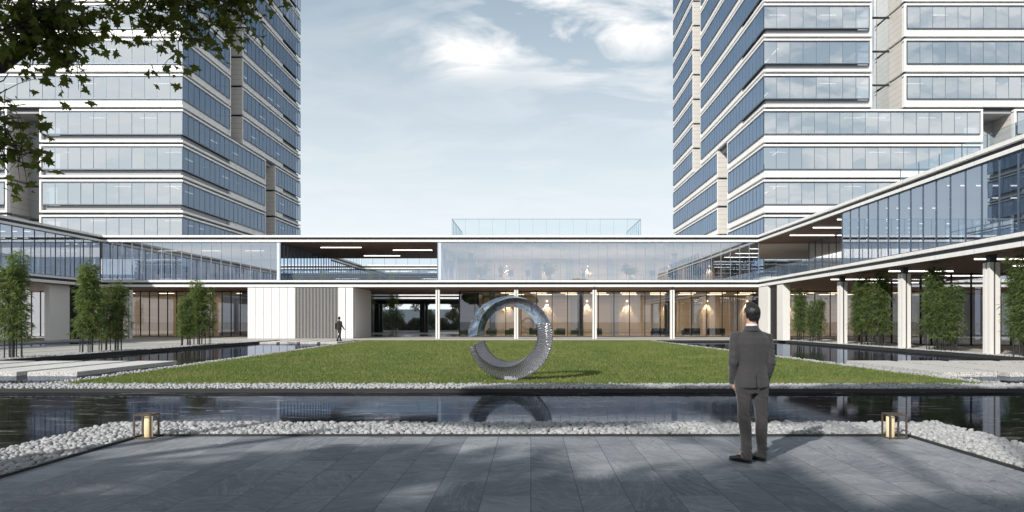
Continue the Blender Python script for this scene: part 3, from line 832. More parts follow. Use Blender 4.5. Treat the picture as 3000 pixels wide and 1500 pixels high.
glaze('upper_glass', (-22.75, 91.2), (-22.75, 75.9), 5.26, 8.6, .9, root=REAR, fins=(.3, .06), inward=(-1, 0))
m = MB(); m.box(-33, 39.5, 99, 99.3, 5.26, 8.6); part('rear_wall', m, 'grey', REAR)
railing((-22.7, 91.4), (39.5, 91.4), 9.22, 10.25, 1.55, REAR)
railing((-22.9, 76), (-22.9, 91.2), 9.22, 10.25, 1.55, REAR)
for i in range(10):
    m = MB(); x = -20 + i * 5.6; m.box(x, x + 3.6, 94 + (i % 3) * 1.5, 94.12 + (i % 3) * 1.5, 8.55, 8.59); part('strip_light', m, 'light', REAR)
for x in (-21.8, -15.3, -8.9, -2.4, 4.1, 10.6, 17.1, 23.6, 30.1):
    m = MB(); m.box(x - .55, x + .1, 97.5, 98.2, .1, 4.62); m.box(x + .2, x + .55, 97.6, 98.1, .1, 4.62); part('column', m, 'dark', REAR)
m = MB(); m.box(-33.0, -24, 91.5, 105.5, .1, 4.62); m.box(2.5, 39, 93.5, 105.5, .1, 4.62); part('core_wall', m, 'dark', REAR)
m = MB(); m.box(-22.6, 2.5, 97.4, 98.0, 4.15, 4.62); part('downstand', m, 'dark', REAR)

# ================================================================== TOWERS
def tower(name, label, sgn, xc, x_out, floors, front, side, yend, ybase=80.0):
    """front(k) -> list of (x0, x1) front runs; side(k) -> list of (y0, y1) side runs; sgn=+1: inner side faces +X"""
    T = empty(name, label, 'office tower', (xc, ybase, 0))
    PI = 4.13
    zt = lambda k: 26.54 + PI * k; rp = random.Random(77)
    def run(axis, s0, s1, plane, out, k, style, cap0, cap1, corner):
        """axis 'x' or 'y'; out = outward sign; boxes between distance d0 (inward) and d1"""
        t = zt(k)
        def b(m, a0, a1, d0, d1, z0, z1):
            p, q = plane + out * d0, plane + out * d1
            # mitre the outer corner of the tower: the front run owns the corner square
            if axis == 'x':
                if abs(a1 - xc) < .01: a1 = xc - abs(d1)
                if abs(a0 - xc) < .01: a0 = xc + abs(d1)
            elif abs(a0 - ybase) < .01: a0 = ybase + abs(d0)
            if axis == 'x': m.box(a0, a1, p, q, z0, z1)
            else: m.box(p, q, a0, a1, z0, z1)
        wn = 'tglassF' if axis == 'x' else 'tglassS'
        L = s1 - s0
        # ledges
        e0, e1 = s0, s1
        m = MB(); b(m, e0, e1, -.55, .0, t - .22, t); b(m, e0, e1, -.55, .0, t - 3.84, t - 3.60)
        if cap0: b(m, e0, e0 + .22, -.55, -.003, t - 3.60, t - .22)
        if cap1: b(m, e1 - .22, e1, -.55, -.003, t - 3.60, t - .22)
        part('ledge_frame', m, 'white', T)
        g0 = s0 + (.34 if cap0 else .0); g1 = s1 - (.34 if cap1 else .0)
        # glass
        m = MB(); z0, z1 = t - 2.86, t - .42
        p = plane - out * .02
        n = max(1, round((g1 - g0) / (1.49 if axis == 'x' else 1.37)))
        for i in range(n):      # panes are never set perfectly flat
            u0 = g0 + (g1 - g0) * i / n; u1 = g0 + (g1 - g0) * (i + 1) / n; j = [p - out * rp.random() * .022 for _ in range(3)]; j.append(j[0] + j[2] - j[1])
            if axis == 'x': m.quad((u0, j[0], z0), (u1, j[1], z0), (u1, j[2], z1), (u0, j[3], z1))
            else: m.quad((j[0], u0, z0), (j[1], u1, z0), (j[2], u1, z1), (j[3], u0, z1))
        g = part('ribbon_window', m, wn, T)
        m = MB()
        for i in range(n + 1):
            a = g0 + (g1 - g0) * i / n; lo = max(g0, a - .018); hi = min(g1, a + .018)
            b(m, lo, hi, -.10, -.005, z0, z1)
        b(m, g0, g1, -.14, -.002, z1, z1 + .08); b(m, g0, g1, -.14, -.002, z0 - .12, z0)
        m.build('window_frame', 'mull', g)
        # spandrel under the glass
        for (u0, u1, st) in style(k, s0, s1):
            m = MB()
            v0 = u0 + (.22 if cap0 and u0 == s0 else 0); v1 = u1 - (.22 if cap1 and u1 == s1 else 0)
            if st: b(m, v0, v1, -.6, -.16, t - 3.60, t - 2.98); part('spandrel', m, 'white', T)
            else: b(m, v0, v1, -.6, -.42, t - 3.60, t - 2.98); part('spandrel', m, 'grey', T)
        # dark reveal behind the ledges
        m = MB(); b(m, s0, s1, -.75, -.40, t - 4.13, t - 3.84); b(m, s0, s1, -.60, -.16, t - .34, t - .22); part('reveal', m, 'gap', T)
    for k in floors:
        f = front(k); sd = side(k); t = zt(k)
        for (a, b_) in f:
            inner = abs(a - xc) < .01 or abs(b_ - xc) < .01
            c0 = abs(a - xc) > .01; c1 = abs(b_ - xc) > .01
            run('x', a, b_, ybase, -1, k, sty[name + 'F'], c0, c1, inner)
        for j, (a, b_) in enumerate(sd):
            run('y', a, b_, xc, sgn, k, sty[name + 'S'], j > 0, j < len(sd) - 1, j == 0)
        # slabs and rooms
        m = MB(); lo, hi = min(xc, x_out), max(xc, x_out)
        ins = .62
        xi0, xi1 = lo + ins, hi - ins
        m.box(xi0 + (3.6 if sgn < 0 else 0), xi1 - (3.6 if sgn > 0 else 0), ybase + 3.6, yend - .7, t - 4.47, t - 2.98)
        for (a, b_) in f: m.box(max(lo + ins, a + .3) if a != lo else lo + ins, min(hi - ins, b_ - .3), ybase + ins, ybase + 3.6, t - 4.47, t - 2.98)
        for (a, b_) in sd: m.box(xi1 - 3.6 if sgn > 0 else xi0, xi1 if sgn > 0 else xi0 + 3.6, a + (.3 if a > ybase + 1 else 3.6), b_ - .3, t - 4.47, t - 2.98)
        part('floor_slab', m, 'slab', T)
        # lit strips in the office ceilings
        m = MB()
        rr = random.Random(k * 13 + int(xc))
        for (a, b_) in f:
            x = a + 1.5
            while x < b_ - 3:
                if rr.random() < .38: m.box(x, x + 2.0, ybase + 2.2, ybase + 2.32, t - .38, t - .35)
                x += 3.0
        for (a, b_) in sd:
            y = a + 2
            while y < b_ - 3:
                if rr.random() < .4:
                    xx_ = xc - sgn * 2.4; m.box(xx_ - .08, xx_ + .08, y, y + 1.8, t - .38, t - .35)
                y += 3.4
        part('office_light', m, 'lightd', T)
        # roller blinds let down behind some of the panes
        m = MB()
        for (a, b_) in f:
            x = a + .36
            while x < b_ - 2:
                if rr.random() < .22: m.box(x + .06, x + 1.43, ybase + .30, ybase + .32, t - .42 - rr.choice((.5, .9, 1.4, 2.4)), t - .42)
                x += 1.49
        for (a, b_) in sd:
            y = a + .36
            while y < b_ - 2:
                if rr.random() < .25: m.box(xc - sgn * .32, xc - sgn * .30, y + .06, y + 1.3, t - .42 - rr.choice((.5, .9, 1.4, 2.4)), t - .42)
                y += 1.37
        if m.v: part('roller_blind', m, 'ceil', T)
        m = MB()
        for (a, b_) in f:       # desks and partitions a few metres in
            x = a + 2
            while x < b_ - 3:
                if rr.random() < .5: h_ = rr.choice((.75, 1.1, 1.5, 2.0)); m.box(x, x + rr.uniform(.6, 2.4), ybase + 2.5 + rr.random(), ybase + 3.9 + rr.random(), t - 2.98, t - 2.98 + h_)
                x += 2.7
        part('office_furniture', m, 'core', T)
        # notch walls: the next block's panelled front, seen in the gap
        for j in range(1, len(sd)):
            y = sd[j][0]
            m = MB(); q = xc - sgn * .05; m.box(q, xc - sgn * 5, y - .06, y + .25, t - 3.84, t + .0); part('panelled_wall', m, 'clad', T)
            m = MB(); m.box(xc - sgn * .4, xc - sgn * 5, y + .05, y + .4, t - 4.13, t - 3.84); part('reveal', m, 'gap', T)
        ff = sorted(f)
        for (p, q) in zip(ff[:-1], ff[1:]):
            # side wall of the outer block facing the tower corner, and glass at the back of the gap
            xo = p[1] if sgn > 0 else q[0]
            xi_ = q[0] if sgn > 0 else p[1]
            d = -1 if sgn > 0 else 1
            m = MB(); m.box(xo + d * .03, xo + d * .3, ybase + .2, ybase + 4.5, t - 3.84, t); part('panelled_wall', m, 'clad', T)
            m = MB(); m.quad((xo, ybase + 3.55, t - 4.13), (xi_, ybase + 3.55, t - 4.13), (xi_, ybase + 3.55, t), (xo, ybase + 3.55, t)); part('ribbon_window', m, 'tglassF', T)
            m = MB(); m.box(xo, xi_, ybase + 3.4, ybase + 3.54, t - .2, t - .05); part('reveal', m, 'gap', T)
    top = zt(max(floors)) + .0
    cx0, cx1 = (x_out + 1, xc - 9) if sgn > 0 else (xc + 9, x_out - 1)
    m = MB(); m.box(cx0, cx1, ybase + 8, yend - 8, 0, top); part('core', m, 'core', T)
    bot = zt(min(floors)) - 4.13
    m = MB(); m.box(min(xc, x_out) + .6, max(xc, x_out) - .6, ybase + .6, yend - .6, 0, bot); part('base', m, 'grey', T)
    m = MB(); m.box(min(xc, x_out) + .2, max(xc, x_out) - .2, ybase + .2, yend - .2, top, top + 1.5); part('parapet', m, 'white', T)
    m = MB(); m.box(min(xc, x_out) + .62, max(xc, x_out) - .62, yend - .7, yend - .4, bot, top); xo_ = x_out - sgn * (-.62) ; part('rear_wall', m, 'grey', T)
    m = MB(); a_ = x_out + .62 if sgn > 0 else x_out - .9; m.box(a_, a_ + .28, ybase + .7, yend - .75, bot, top); part('outer_wall', m, 'grey', T)
    return T
sty = {}
# True = white spandrel, False = recessed grey panel
sty['left_towerF'] = lambda k, a, b: [(a, b, k >= 1)]
sty['left_towerS'] = lambda k, a, b: ([(a, a + 13.0, False), (a + 13.0, b, True)] if a < 81 and k <= 0 else [(a, b, True)] if b < 120 else ([(a, 112.8, True), (112.8, b, False)] if k >= 0 or k % 2 else [(a, b, True)]))
sty['right_towerF'] = lambda k, a, b: [(a, b, not (k >= 1 and a < 30))]
sty['right_towerS'] = lambda k, a, b: ([(a, 88.8, False), (88.8, b, True)] if a < 81 and k >= 1 else [(a, b, True)] if k > -3 or b < 120 else [(a, 117, True), (117, b, False)])
FL = range(-4, 10)
LX = -40.8
tower('left_tower', 'tall office tower on the left, pale glass bands, half behind maple leaves', 1, LX, -92, FL,
      lambda k: [(-92, LX)] if k >= 1 else [(-92, -61.4), (-57.6, LX)],
      lambda k: [(80, 92.9), (96.7, 121)] if k >= 1 else [(80, 105.2), (109, 121)], 121)
RX = 27.28
tower('right_tower', 'tall office tower on the right, pale glass bands, rising behind the right wing', -1, RX, 92, FL,
      lambda k: [(RX, 40.0), (43.8, 92)] if k >= 1 else [(RX, 53.0), (56.7, 92)],
      lambda k: [(80, 110), (115, 131)] if k >= 1 else [(80, 94.9), (99.8, 131)], 131)
for o in list(bpy.data.objects):
    if o.name in ('left_tower', 'right_tower'): o.name = 'office_tower'

# ================================================================== RING SCULPTURE
def ring():
    G = empty('ring_sculpture', 'open steel ring sculpture, polished above and carved below, standing on the lawn', 'sculpture', (-.53, 18.3, .05))
    NS = 34
    def sec(th):
        """centre radius, radial half size, depth half size, twist at angle th (degrees)"""
        c = math.cos(R(th)); s = math.sin(R(th))
        # measured outer and inner circle (not quite concentric)
        ro, ri = 1.12, 0.735
        cx, cz = 0.0, 1.13
        ix, iz = -.03, 1.215
        po = Vector((cx + ro * c, 0, cz + ro * s)); pi = Vector((ix + ri * c, 0, iz + ri * s))
        mid = (po + pi) / 2; rad = (po - pi).length / 2
        return mid, rad, (po - pi).normalized()
    def twist(th):
        if th > 60: return R(46) * min(1, (th - 60) / 110) ** 1.1
        if th < -50: return -R(50) * min(1, (-50 - th) / 95) ** 1.1
        return 0
    def surf(th0, th1, n, nm, mat, carve):
        m = MB(); rings = []
        hd = .20
        for k in range(n + 1):
            th = th0 + (th1 - th0) * k / n
            mid, rad, er = sec(th); tw = twist(th)
            ey = Vector((0, -1, 0))
            a = er * math.cos(tw) + ey * math.sin(tw)
            b = -er * math.sin(tw) + ey * math.cos(tw)
            # keep the radial reach of the twisted box equal to the measured width
            need = rad; A = need * (1.0 if abs(tw) < .01 else (need - hd * .75 * abs(math.sin(tw))) / (need * math.cos(tw)))
            A = max(A, need * .72)
            per = []
            half = [(-1, -1), (1, -1), (1, 1), (-1, 1)]
            pts = []
            for q in range(4):
                (u0, v0), (u1, v1) = half[q], half[(q + 1) % 4]
                cnt = NS if q % 2 == 0 else NS // 2
                for j in range(cnt):
                    t = j / cnt; pts.append((u0 + (u1 - u0) * t, v0 + (v1 - v0) * t))
            for (u, v) in pts:
                # slightly hollow faces, rounded arrises
                uu = u * (1 - .04 * abs(v) ** 6); vv = v * (1 - .04 * abs(u) ** 6)
                if abs(v) > .999: vv *= (.86 + .14 * u * u)
                if abs(u) > .999: uu *= (.92 + .08 * v * v)
                p = mid + a * (A * uu) + b * (hd * vv)
                if carve:
                    s_ = u if abs(v) > .999 else v
                    ar = math.radians(th) * .95
                    w = noise.noise(Vector((s_ * 1.6, ar * 3.0, v * 2 + 9))) * 1.6 + noise.noise(Vector((s_ * 3.4, ar * 9, 3))) * .7
                    g = math.sin(ar * 104 + w * 4.2 + s_ * .8)
                    hgt = (.5 + .5 * g) ** .7 * (.75 + .4 * noise.noise(Vector((s_ * 2.5, ar * 14, 31)))) - .45
                    nrm = (a * (u * (abs(u) > .999)) + b * (v * (abs(v) > .999)))
                    if nrm.length > 0: p += nrm.normalized() * hgt * .013
                per.append(p)
            rings.append(per)
        L = len(rings[0])
        for r_ in rings: m.v += [tuple(p) for p in r_]
        for k in range(n):
            for j in range(L):
                a0 = k * L + j; a1 = k * L + (j + 1) % L
                m.f.append((a0, a1, a1 + L, a0 + L)); m.mi.append(0)
        m.f.append(tuple(range(L))); m.mi.append(0); m.f.append(tuple(n * L + j for j in reversed(range(L)))); m.mi.append(0)
        o = m.build(nm, mat, G, smooth=True)
        md = o.modifiers.new('e', 'EDGE_SPLIT'); md.split_angle = R(38); return o
    surf(22.0, 179, 170, 'polished_band', 'steel', False)
    surf(-167, 21.9, 1100, 'carved_band', 'carved', True)
    m = MB(); m.box(-.17, .19, -.14, .14, -.03, .10); m.build('foot', 'carved', G)
    return G
ring()

# ================================================================== LANTERNS
def lantern(x, y, label, flip=1):
    G = empty('lantern', label, 'lantern', (x, y, 0), 0, 'black frame candle lanterns at the terrace corners')
    w, d, h, t = .242, .225, .338, .020
    m = MB()
    for (a, b) in ((0, 0), (w - t, 0), (0, d - t), (w - t, d - t)): m.box(a, a + t, b, b + t, .012, h)
    for z in (h - t, 0.0):
        m.box(t, w - t, 0.001, t - .001, z, z + t - .001) if z else m.box(0, w, 0, d, 0, .012)
        if z:
            m.box(t, w - t, d - t + .001, d - .001, z, z + t - .001); m.box(.001, t - .001, t, d - t, z, z + t - .001); m.box(w - t + .001, w - .001, t, d - t, z, z + t - .001)
    m.box(w / 2 - .008, w / 2 + .008, t, d - t, h - .016, h - .002)
    m.box(t, w / 2 - .008, d / 2 - .008, d / 2 + .008, h - .0165, h - .0025); m.box(w / 2 + .008, w - t, d / 2 - .008, d / 2 + .008, h - .0165, h - .0025)
    m.build('frame', 'bronze', G)
    cx = w * .62 if flip > 0 else w * .28
    m = MB(); m.tube([(cx, d / 2, .014), (cx, d / 2, .02), (cx, d / 2, .294), (cx, d / 2, .298)], [.050, .054, .054, .048], 28); m.build('candle', 'candle', G, True)
    m = MB(); m.tube([(cx, d / 2, .297), (cx, d / 2, .322)], .005, 8); m.build('wick', 'dark', G)
lantern(-5.42, 9.30, 'slim square metal lantern with a cream candle at the left corner of the terrace')
lantern(4.89, 9.30, 'slim square metal lantern with a cream candle at the right corner of the terrace', -1)

# ================================================================== STEPPING SLABS
def slab_step(x0, x1, y0, y1, label, grp, z=.10, t=.15):
    o = empty('stepping_slab', label, 'stepping stone', ((x0 + x1) / 2, (y0 + y1) / 2, z - t), 0, grp)
    w, d = (x1 - x0) / 2, (y1 - y0) / 2
    b = bmesh.new(); bmesh.ops.create_cube(b, size=1)
    for v in b.verts: v.co = Vector((v.co.x * 2 * w, v.co.y * 2 * d, (v.co.z + .5) * t))
    bmesh.ops.bevel(b, geom=b.edges[:], offset=.008, segments=2, affect='EDGES')
    me = bpy.data.meshes.new('slab_top'); b.to_mesh(me); b.free(); me.materials.append(M['granite'])
    q = bpy.data.objects.new('stepping_slab', me); COL.objects.link(q); q.location = o.location
    for k_ in ('label', 'category', 'group'): q[k_] = o[k_]
    bpy.data.objects.remove(o)
    q.name = 'stepping_slab'
ORD = ['nearest the lawn', 'second from the lawn', 'third from the lawn', 'farthest from the lawn']
for i in range(4):
    slab_step(-13.62 - i * 1.82 - 1.5, -13.62 - i * 1.82, 20.5, 26.3, 'long speckled granite slab in the left pond, ' + ORD[i], 'granite slabs laid across the left pond')
for i in range(4):
    slab_step(12.25 + i * 1.98, 12.25 + i * 1.98 + 1.62, 20.3, 26.5, 'long speckled granite slab in the right pond, ' + ORD[i], 'granite slabs laid across the right pond')
for i in range(4):
    slab_step(-14.35 - i * 1.5 - 1.25, -14.35 - i * 1.5, 50.6, 55.4, 'small granite slab before the white panelled wall, ' + ORD[i], 'slabs before the white panelled wall', .10)

# ================================================================== PLANTS
def leaves_np(P, D, L, Wd, droop=.3, up=None):
    """rhombic leaves: base P, direction D, length L, width Wd -> verts, quads"""
    n = len(P); D = D / np.linalg.norm(D, axis=1)[:, None]
    r = rng.normal(size=(n, 3)); s = np.cross(D, r); s /= np.linalg.norm(s, axis=1)[:, None]
    V = np.empty((n, 4, 3)); L = L[:, None]; Wd = Wd[:, None]
    V[:, 0] = P; V[:, 2] = P + D * L; V[:, 2, 2] -= (L[:, 0] * droop)
    mid = P + D * L * .45; mid[:, 2] -= L[:, 0] * droop * .15
    V[:, 1] = mid + s * Wd; V[:, 3] = mid - s * Wd
    return V.reshape(-1, 3), np.arange(n * 4).reshape(-1, 4)
def bamboo_mesh(seed, h, spread, nst, nl, crown0=.16, lean=.25):
    r = random.Random(seed); st = MB(); P = []; D = []
    for i in range(nst):
        a = r.random() * 6.28; q = spread * math.sqrt(r.random())
        x, y = math.cos(a) * q * 1.0, math.sin(a) * q * .6; hh = h * (.74 + .26 * r.random())
        lx, ly = (r.random() - .5) * lean * 2, (r.random() - .5) * lean
        pts = [Vector((x + lx * t * t, y + ly * t * t, hh * t)) for t in [k / 7 for k in range(8)]]
        st.tube(pts, [.022 * (1 - .8 * k / 7) + .004 for k in range(8)], 6)
        for z in np.arange(.25, hh * .8, .32):      # nodes
            t = z / hh; p = (x + lx * t * t, y + ly * t * t, z)
            st.tube([(p[0], p[1], z - .012), (p[0], p[1], z + .012)], .024 * (1 - .8 * t) + .007, 6)
        m_ = int(nl / nst)
        k = 0
        while k < m_:
            t = crown0 + (1 - crown0) * r.random() ** .85
            c = Vector((x + lx * t * t, y + ly * t * t, hh * t))
            aa = r.random() * 6.28; rr = (.12 + .40 * r.random()) * (1.1 - .5 * t) * (.8 + .4 * math.sin(t * 9 + seed + i))
            tip = c + Vector((math.cos(aa) * rr, math.sin(aa) * rr, .12 + .12 * r.random()))
            if r.random() < .35: st.tube([c, tip], [.006, .003], 4, cap=False)
            for j in range(r.randint(5, 9)):
                P.append(tip + Vector((r.gauss(0, .03), r.gauss(0, .03), r.gauss(0, .03))))
                e = r.random() * 6.28
                D.append((math.cos(e) * .8 + math.cos(aa) * .5, math.sin(e) * .8 + math.sin(aa) * .5, r.uniform(-.75, .35))); k += 1
    P = np.array([tuple(p) for p in P]); D = np.array(D); n = len(P)
    V, F = leaves_np(P, D, .17 + .14 * rng.random(n), .012 + .008 * rng.random(n), .25)
    return st, V, F
def bamboo_proto(seed, h, spread, nst, nl, stem='stemd', **k):
    st, V, F = bamboo_mesh(seed, h, spread, nst, nl, **k)
    G = empty('bamboo', '', 'bamboo')
    st.build('stem', stem, G); fast('foliage', V, F, 'bleaf', G)
    return G
BP = [bamboo_proto(3, 4.3, .62, 13, 7200), bamboo_proto(8, 4.0, .66, 12, 7000), bamboo_proto(15, 4.5, .56, 12, 7000)]
BL = [(-21.5, 28.1, 0, 0, 'tall bamboo clump at the left edge of the picture, nearest on the path'),
      (-21.5, 33.2, 2, 1, 'bamboo clump before the dark louvred wall, the taller of its pair'),
      (-21.5, 34.9, 1, 4, 'bamboo clump beside the left wing column, lower and right of its pair'),
      (-21.5, 42.5, 1, 5, 'slim short bamboo clump before the left lobby glass'),
      (-21.5, 44.7, 0, 3, 'tall bamboo clump before the lobby glass, nearest the white panelled wall'),
      (20.95, 52.9, 0, 1, 'bamboo clump beside the white piers, farthest along the right wing'),
      (20.95, 50.3, 1, 3, 'shorter bamboo clump just in front of the farthest one on the right'),
      (20.95, 43.2, 2, 2, 'bamboo clump left of its pair between the first and second right columns'),
      (20.95, 41.3, 0, 5, 'tallest bamboo clump between the first and second right columns'),
      (20.95, 35.4, 2, 0, 'bamboo clump between the second and third right columns'),
      (20.95, 34.2, 1, 2.4, 'leaning bamboo clump close left of the third right column'),
      (20.9, 29.2, 0, 4, 'dense bamboo clump right of the third column'),
      (20.9, 27.9, 2, 1.5, 'nearest bamboo clump at the right edge of the picture')]
used = set()
for (x, y, p, rz, lab) in BL:
    if p not in used:
        used.add(p); g = BP[p]; g.location = (x, y, .12); g.rotation_euler = (0, 0, rz)
    else: g = dup(BP[p], (x, y, .12), rz)
    g['label'] = lab; g['group'] = 'bamboo clumps along the ponds'
    i_ = BL.index((x, y, p, rz, lab)); s_ = (1, .98, .88, .80, .97, .93, .80, .96, 1.04, .98, .86, 1.0, .95)[i_]; g.scale = (s_ * (.9 + .2 * ((i_ * 7) % 5) / 4), s_, s_)
CB = bamboo_proto(21, 7.6, .9, 9, 4200, 'stem', crown0=.30, lean=.5)
CB.location = (-19.6, 82, .1); CB['label'] = 'tall court bamboo clump close to the white panelled wall'; CB['group'] = 'tall bamboo in the inner court'
g = dup(CB, (-16.3, 81, .1), 2.1, 'tall court bamboo clump standing free in the middle of the passage'); g.scale = (.8, .8, .98)
g = dup(CB, (-44.5, 56.6, .12), 1.0, 'thin pale bamboo under the left wing beside the white pier'); g.scale = (.75, .75, .55); g['group'] = 'bamboo under the wings'
g = dup(CB, (27.6, 57.5, .12), 3.0, 'thin pale bamboo in the shade behind the right colonnade'); g.scale = (.75, .75, .56); g['group'] = 'bamboo under the wings'
# indoor plants
def potted(seed, mat, n, h, w, big):
    r = random.Random(seed); G = empty('potted_plant', '', 'potted plant')
    m = MB(); m.tube([(0, 0, 0), (0, 0, .02), (0, 0, .42), (0, 0, .45)], [.15, .17, .22, .21], 16); m.build('pot', 'pot', G, True)
    m = MB(); P = []; D = []
    for i in range(7):
        a = r.random() * 6.28; q = w * (.3 + .7 * r.random()); z = h * (.55 + .45 * r.random())
        tip = Vector((math.cos(a) * q, math.sin(a) * q, z)); m.tube([(0, 0, .4), tip * .5 + Vector((0, 0, .2)), tip], [.014, .01, .005], 5)
        for j in range(n // 7):
            t = .35 + .65 * r.random(); c = Vector((0, 0, .4)).lerp(tip, t)
            P.append((c.x + r.gauss(0, .10), c.y + r.gauss(0, .10), c.z + r.gauss(0, .10))); e = r.random() * 6.28; D.append((math.cos(e), math.sin(e), r.uniform(-.3, .5)))
    m.build('stem', 'stem', G)
    n_ = len(P); V, F = leaves_np(np.array(P), np.array(D), big * (.7 + .6 * rng.random(n_)), big * .18 * np.ones(n_), .3); fast('foliage', V, F, mat, G)
    return G
PP = [potted(1, 'pleaf', 420, 1.9, .65, .30), potted(2, 'rleaf', 520, 2.1, .7, .20)]
IP = [(-4.6, 63.2, 0, 'green potted plant behind the upper glass beside the first white cabinet'), (1.75, 63, 0, 'upright green potted plant behind the upper glass between two cabinets'),
      (9.2, 63.0, 0, 'wide bright green plant behind the upper glass left of the meeting table'), (15.6, 63.4, 0, 'bright green plant upstairs near the reflected roofline'),
      (18.6, 63.4, 0, 'small green plant upstairs nearest the right wing corner'),
      (-35.4, 61.8, 1, 'brownish leafy plant upstairs nearest the left wing corner'), (-32.2, 61.8, 1, 'reddish leafy plant upstairs beside the cream sofas'), (-26.4, 61.8, 1, 'reddish leafy plant upstairs left of the open terrace')]
used = set()
for (x, y, p, lab) in IP:
    if p in used: g = dup(PP[p], (x, y, 5.275), x)
    else: used.add(p); g = PP[p]; g.location = (x, y, 5.275)
    g['label'] = lab; g['group'] = 'potted plants upstairs'

# trees and hedge beyond the passage
def far_tree(seed, h, w, n, x, y, label):
    r = random.Random(seed); G = empty('tree', label, 'tree', (x, y, .05), 0, 'trees beyond the passage')
    m = MB(); m.tube([(0, 0, 0), (.05, 0, h * .3), (0, .05, h * .6), (0, 0, h * .9)], [.16, .12, .07, .02], 8)
    P = []; bl = []
    for i in range(11):
        a = r.random() * 6.28; z = h * (.32 + .6 * r.random()); q = w * (.25 + .55 * r.random()) * (1.1 - .55 * z / h)
        c = Vector((math.cos(a) * q, math.sin(a) * q, z)); bl.append((c, w * (.22 + .2 * r.random()))); m.tube([(0, 0, z * .62), c], [.05, .015], 5)
    m.build('trunk', 'bark', G)
    for k in range(n):
        c, q = bl[r.randrange(len(bl))]; d = Vector((r.gauss(0, 1), r.gauss(0, 1), r.gauss(0, 1))).normalized() * q * (r.random() ** .4)
        P.append(tuple(c + d))
    P = np.array(P); D = rng.normal(size=P.shape); V, F = leaves_np(P, D, .22 + .14 * rng.random(n), .07 + .03 * rng.random(n), .2)
    fast('crown', V, F, 'tleaf', G)
far_tree(1, 8.4, 3.2, 3400, -26.5, 128, 'grey green tree beyond the passage, half behind the white wall edge')
far_tree(2, 7.9, 2.6, 3200, -19.8, 124, 'rounded grey green tree beyond the passage behind the court bamboo')
far_tree(3, 7.6, 2.3, 3000, -14.6, 128, 'slim grey green tree beyond the passage, centre')
far_tree(4, 6.9, 2.8, 3200, -10.6, 126, 'broad grey green tree beyond the passage left of the white column')
far_tree(5, 7.2, 2.8, 4200, -4.6, 130, 'grey green tree beyond the passage right of the white column')
G = empty('hedge', 'low dark rounded hedge beyond the passage under the trees', 'hedge', (-13, 122, 0))
P = rng.random((26000, 3)); cxx = (P[:, 0] - .5) * 30
hh = 2.4 + .9 * np.sin(cxx * .9) + .5 * np.sin(cxx * 2.3 + 1)
P = np.stack([cxx, (P[:, 1] - .5) * 3.0, P[:, 2] ** .7 * hh], 1)
V, F = leaves_np(P, rng.normal(size=P.shape), .26 + .1 * rng.random(26000), .09 + .02 * rng.random(26000), .1)
fast('foliage', V, F, 'tleaf', G)
tag(bx('garden_wall', 'navy', None, -60, 60, 158, 158.4, 0, 4.5), 'plain blue grey wall beyond the trees seen through the passage', 'wall')
bpy.data.objects['garden_wall'].data.materials[0] = simple('blue_grey_render', (.55, .63, .70), .8, 0, .05)

# ================================================================== FURNITURE
def armchair(mat='sofa', w=.92, name='armchair'):
    G = empty(name, '', 'armchair')
    def rb(nm, x0, x1, y0, y1, z0, z1, mt=mat):
        b = bmesh.new(); bmesh.ops.create_cube(b, size=1)
        for v in b.verts: v.co = Vector(((x0 + x1) / 2 + v.co.x * (x1 - x0), (y0 + y1) / 2 + v.co.y * (y1 - y0), (z0 + z1) / 2 + v.co.z * (z1 - z0)))
        bmesh.ops.bevel(b, geom=b.edges[:], offset=.03, segments=2, affect='EDGES')
        me = bpy.data.meshes.new(nm); b.to_mesh(me); b.free(); me.materials.append(M[mt]); o = bpy.data.objects.new(nm, me); COL.objects.link(o); o.parent = G
    h = w / 2
    rb('seat', -h + .16, h - .16, -.40, .26, .14, .44); rb('backrest', -h, h, .26, .45, .14, .80); rb('arm', -h, -h + .155, -.42, .255, .14, .62); rb('arm', h - .155, h, -.42, .255, .14, .62)
    m = MB()
    for sx in (-1, 1):
        for sy in (-.36, .38): m.box(sx * (h - .08) - .02, sx * (h - .08) + .02, sy - .02, sy + .02, 0, .14)
    m.build('leg_frame', 'dark', G)
    return G
A0 = armchair(); A1 = armchair('sofa', 1.7, 'sofa'); A2 = armchair('cream', 1.9, 'sofa')
A1['category'] = 'sofa'; A2['category'] = 'sofa'
def place(proto, lst, grp, z):
    for i, (x, y, rz, lab) in enumerate(lst):
        g = proto if i == 0 else dup(proto, (0, 0, 0))
        g.location = (x, y, z); g.rotation_euler = (0, 0, rz); g['label'] = lab; g['group'] = grp
CH = [-6.0, -4.0, -2.0, .35, 2.9, 4.7, 6.7]
W_ = ['left of the ring sculpture', 'seen just inside the ring on the left', 'seen through the ring left of the column', 'seen through the ring right of the column', 'just right of the ring sculpture',
      'second to the right of the ring', 'third to the right of the ring, by the white column']
place(A0, [(x, 68.6 + (i % 2) * .9, R(170 + 25 * (i % 3)), 'dark green lobby armchair ' + W_[i]) for i, x in enumerate(CH)], 'dark armchairs in the lobby', .155)
place(A1, [(13.0, 68.8, R(180), 'long dark lobby sofa just right of the fourth white column'), (16.2, 69.2, R(186), 'dark lobby sofa left of the man in the suit'), (18.6, 68.7, R(175), 'dark lobby sofa partly behind the head of the man'),
           (23.3, 69.0, R(180), 'dark lobby sofa right of the white piers')], 'dark sofas in the lobby', .155)
